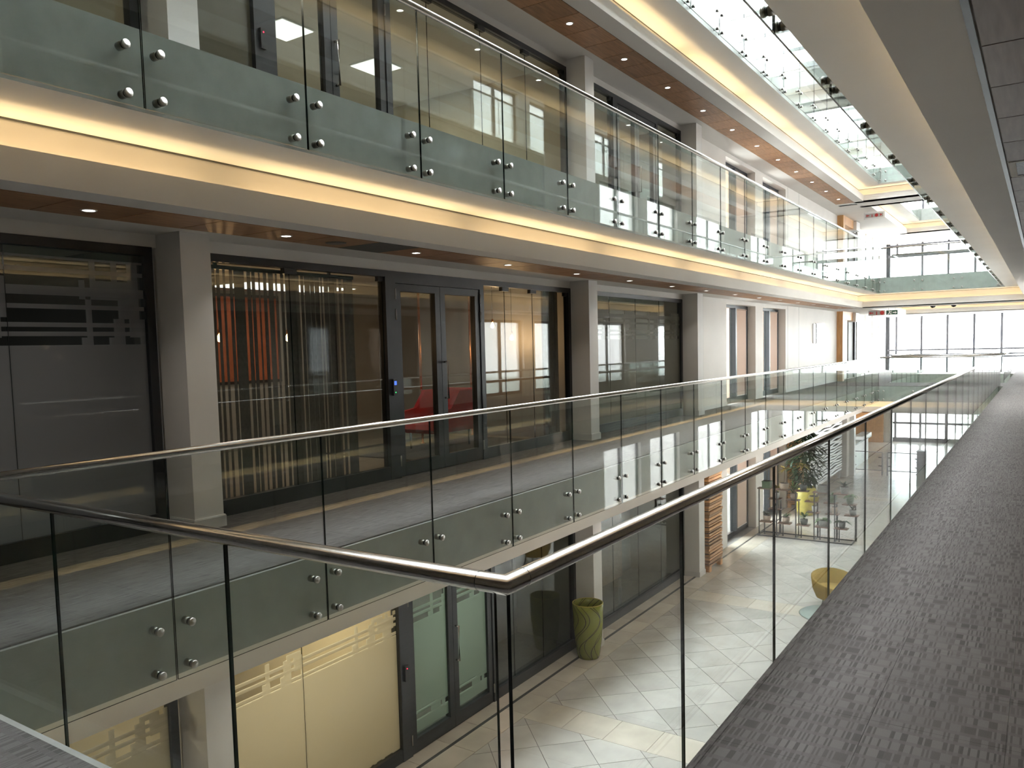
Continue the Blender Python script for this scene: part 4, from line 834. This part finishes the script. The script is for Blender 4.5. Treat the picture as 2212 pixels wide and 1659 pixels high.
link('planter', MB().lathe([(.0, 0), (.22, 0), (.25, .1), (.31, .5), (.32, .88), (.29, .88), (.28, .8), (0, .78)], 28, cap=False).mesh('planter', 'planter_yellow'), tp, (-6.15, 25.9, Z0)); link('trunk', MB().tube([(0, 0, .78), (.03, .02, 1.3), (-.02, .05, 2.2)], .025, 8).mesh('trunk', 'stem'), tp, (-6.15, 25.9, Z0))
f = MB()
for i in range(1000):
    a = rr.uniform(0, 6.28); zz = rr.uniform(1.0, 2.7); ra = .52*math.sqrt(rr.random())*math.sin(math.pi*min(1, (zz-.75)/2.1))
    leaf(f, (ra*math.cos(a), ra*math.sin(a), zz), (math.cos(a+rr.uniform(-1, 1)), math.sin(a+rr.uniform(-1, 1)), rr.uniform(-.5, .6)), rr.uniform(.14, .28), .032, .5)
link('foliage', f.mesh('foliage', 'leaf_dark'), tp, (-6.15, 25.9, Z0))
# mustard tub chair and round table seen past the carpet edge
ch = thing('tub_chair', 'mustard yellow upholstered tub chair on the ground floor', 'chair', (-3.45, 16.85, Z0)); mb = MB(); n = 20
loops = []
for (rad, z0) in ((.33, .26), (.40, .44), (.43, .74), (.39, .76), (.35, .46), (.30, .42)):
    ring_ = []
    for i in range(n+1):
        a = math.radians(20+ (320)*i/n); s = .5+.5*math.cos(math.radians(320)*(i/n-.5))
        zt = z0 if z0 < .6 else z0-.22*(1-s)**1.2
        ring_.append(len(mb.v)); mb.v.append((rad*math.cos(a)*1.0, rad*math.sin(a), zt))
    loops.append(ring_)
for A, B in zip(loops, loops[1:]):
    for i in range(n): mb.f.append([A[i], A[i+1], B[i+1], B[i]]); mb.m.append(0); mb.sm.append(True)
link('shell', mb.mesh('shell', 'yellow_fabric'), ch, (-3.45, 16.85, Z0), rz=math.radians(-60)); link('seat', MB().lathe([(.0, .36), (.34, .36), (.36, .41), (.33, .46), (0, .47)], 24, cap=False).mesh('seat', 'yellow_fabric'), ch, (-3.45, 16.85, Z0))
for a in (45, 135, 225, 315): link('leg', MB().tube([(.2*math.cos(math.radians(a)), .2*math.sin(math.radians(a)), .36), (.28*math.cos(math.radians(a)), .28*math.sin(math.radians(a)), 0)], .015, 8).mesh('leg', 'dark_frame'), ch, (-3.45, 16.85, Z0))
tb = thing('round_table', 'low round grey green table beside the mustard chair', 'table', (-3.15, 15.05, Z0)); link('table_top', MB().lathe([(0, .46), (.5, .46), (.52, .475), (.5, .49), (0, .49)], 40, cap=False).mesh('table_top', 'teal_top'), tb, (-3.15, 15.05, Z0)); link('column', MB().lathe([(.03, .02), (.03, .46)], 12).mesh('column', 'steel_bolt'), tb, (-3.15, 15.05, Z0)); link('foot', MB().lathe([(.26, 0), (.26, .012), (.03, .03)], 24).mesh('foot', 'steel_bolt'), tb, (-3.15, 15.05, Z0))
# entrance gates, kiosk, reception
def gate(label, xa, xb, y):
    t_ = thing('entrance_gate', label, 'gate', ((xa+xb)/2, y, Z0), 'entrance gates')
    for x in (xa, xb): link('post', MB().tube([(x, y, Z0), (x, y, Z0+.92)], .03, 12).mesh('post', 'kiosk_grey'), t_, (0,0,0)); link('base_plate', MB().lathe([(.07, 0), (.07, .012)], 14).mesh('base_plate', 'steel_bolt'), t_, (x, y, Z0))
    for z in (.93, .20): link('rail', MB().tube([(xa, y, Z0+z), (xb, y, Z0+z)], .018, 10).mesh('rail', 'kiosk_grey'), t_, (0,0,0))
    link('glass_leaf', pane_mesh('glass_leaf', xb-xa-.2, .01, .24, .88, ['glass', 'glass_edge'], 'y'), t_, ((xa+xb)/2, y, Z0))
    for x, s in ((xa, 1), (xb, -1)):
        for z in (.38, .72): link('clamp', MB().box(min(x, x+s*.14), max(x, x+s*.14), y-.02, y+.02, Z0+z-.02, Z0+z+.02).mesh('clamp', 'dark_frame'), t_, (0,0,0))
gate('glass entrance gate next to the pier, ground floor', -6.42, -5.31, 34.78); gate('glass entrance gate in front of the end windows, ground floor', -5.12, -4.0, 34.78)
ks = thing('ticket_kiosk', 'tall grey access kiosk beside the glass gates', 'kiosk', (-3.7, 32.9, Z0)); link('cabinet', MB().box(-3.84, -3.56, 32.7, 33.1, Z0, Z0+1.26).mesh('cabinet', 'kiosk_grey'), ks, (0,0,0)); link('top_cap', MB().box(-3.86, -3.54, 32.68, 33.12, Z0+1.26, Z0+1.30).mesh('top_cap', 'frame_grey'), ks, (0,0,0)); link('hinge_clip', MB().box(-3.88, -3.84, 32.75, 32.8, Z0+.4, Z0+.43).box(-3.88, -3.84, 32.75, 32.8, Z0+.85, Z0+.88).mesh('hinge_clip', 'dark_frame'), ks, (0,0,0))
rd = thing('reception_desk', 'white reception counter with grey worktop edge in the lobby', 'desk', (-7.0, 37.4, Z0)); link('front', MB().box(-7.4, -6.62, 35.3, 39.5, Z0, Z0+1.02).mesh('front', 'white_gloss'), rd, (0,0,0)); link('worktop', MB().box(-7.5, -6.5, 35.2, 39.6, Z0+1.02, Z0+1.08).mesh('worktop', 'teal_top'), rd, (0,0,0)); link('upper_ledge', MB().box(-6.9, -6.5, 37.5, 39.6, Z0+1.08, Z0+1.22).mesh('upper_ledge', 'white_gloss'), rd, (0,0,0))
pb = thing('display_board', 'brown display board with white curved line behind the dark glass', 'board', (-7.15, 13.9, Z0)); link('panel', MB().box(-7.2, -7.16, 13.0, 14.85, Z0+.69, Z0+2.6).mesh('panel', 'shelf_wood'), pb, (0,0,0)); link('curve', MB().tube([(-7.15, 14.3+.5*math.sin(a*.157), Z0+1.9+.6*math.cos(a*.157)) for a in range(11)], .012, 6).mesh('curve', 'sign_white'), pb, (0,0,0)); link('stand', MB().box(-7.22, -7.18, 13.0, 13.06, Z0, Z0+.7).box(-7.22, -7.18, 14.79, 14.85, Z0, Z0+.7).mesh('stand', 'dark_frame'), pb, (0,0,0))
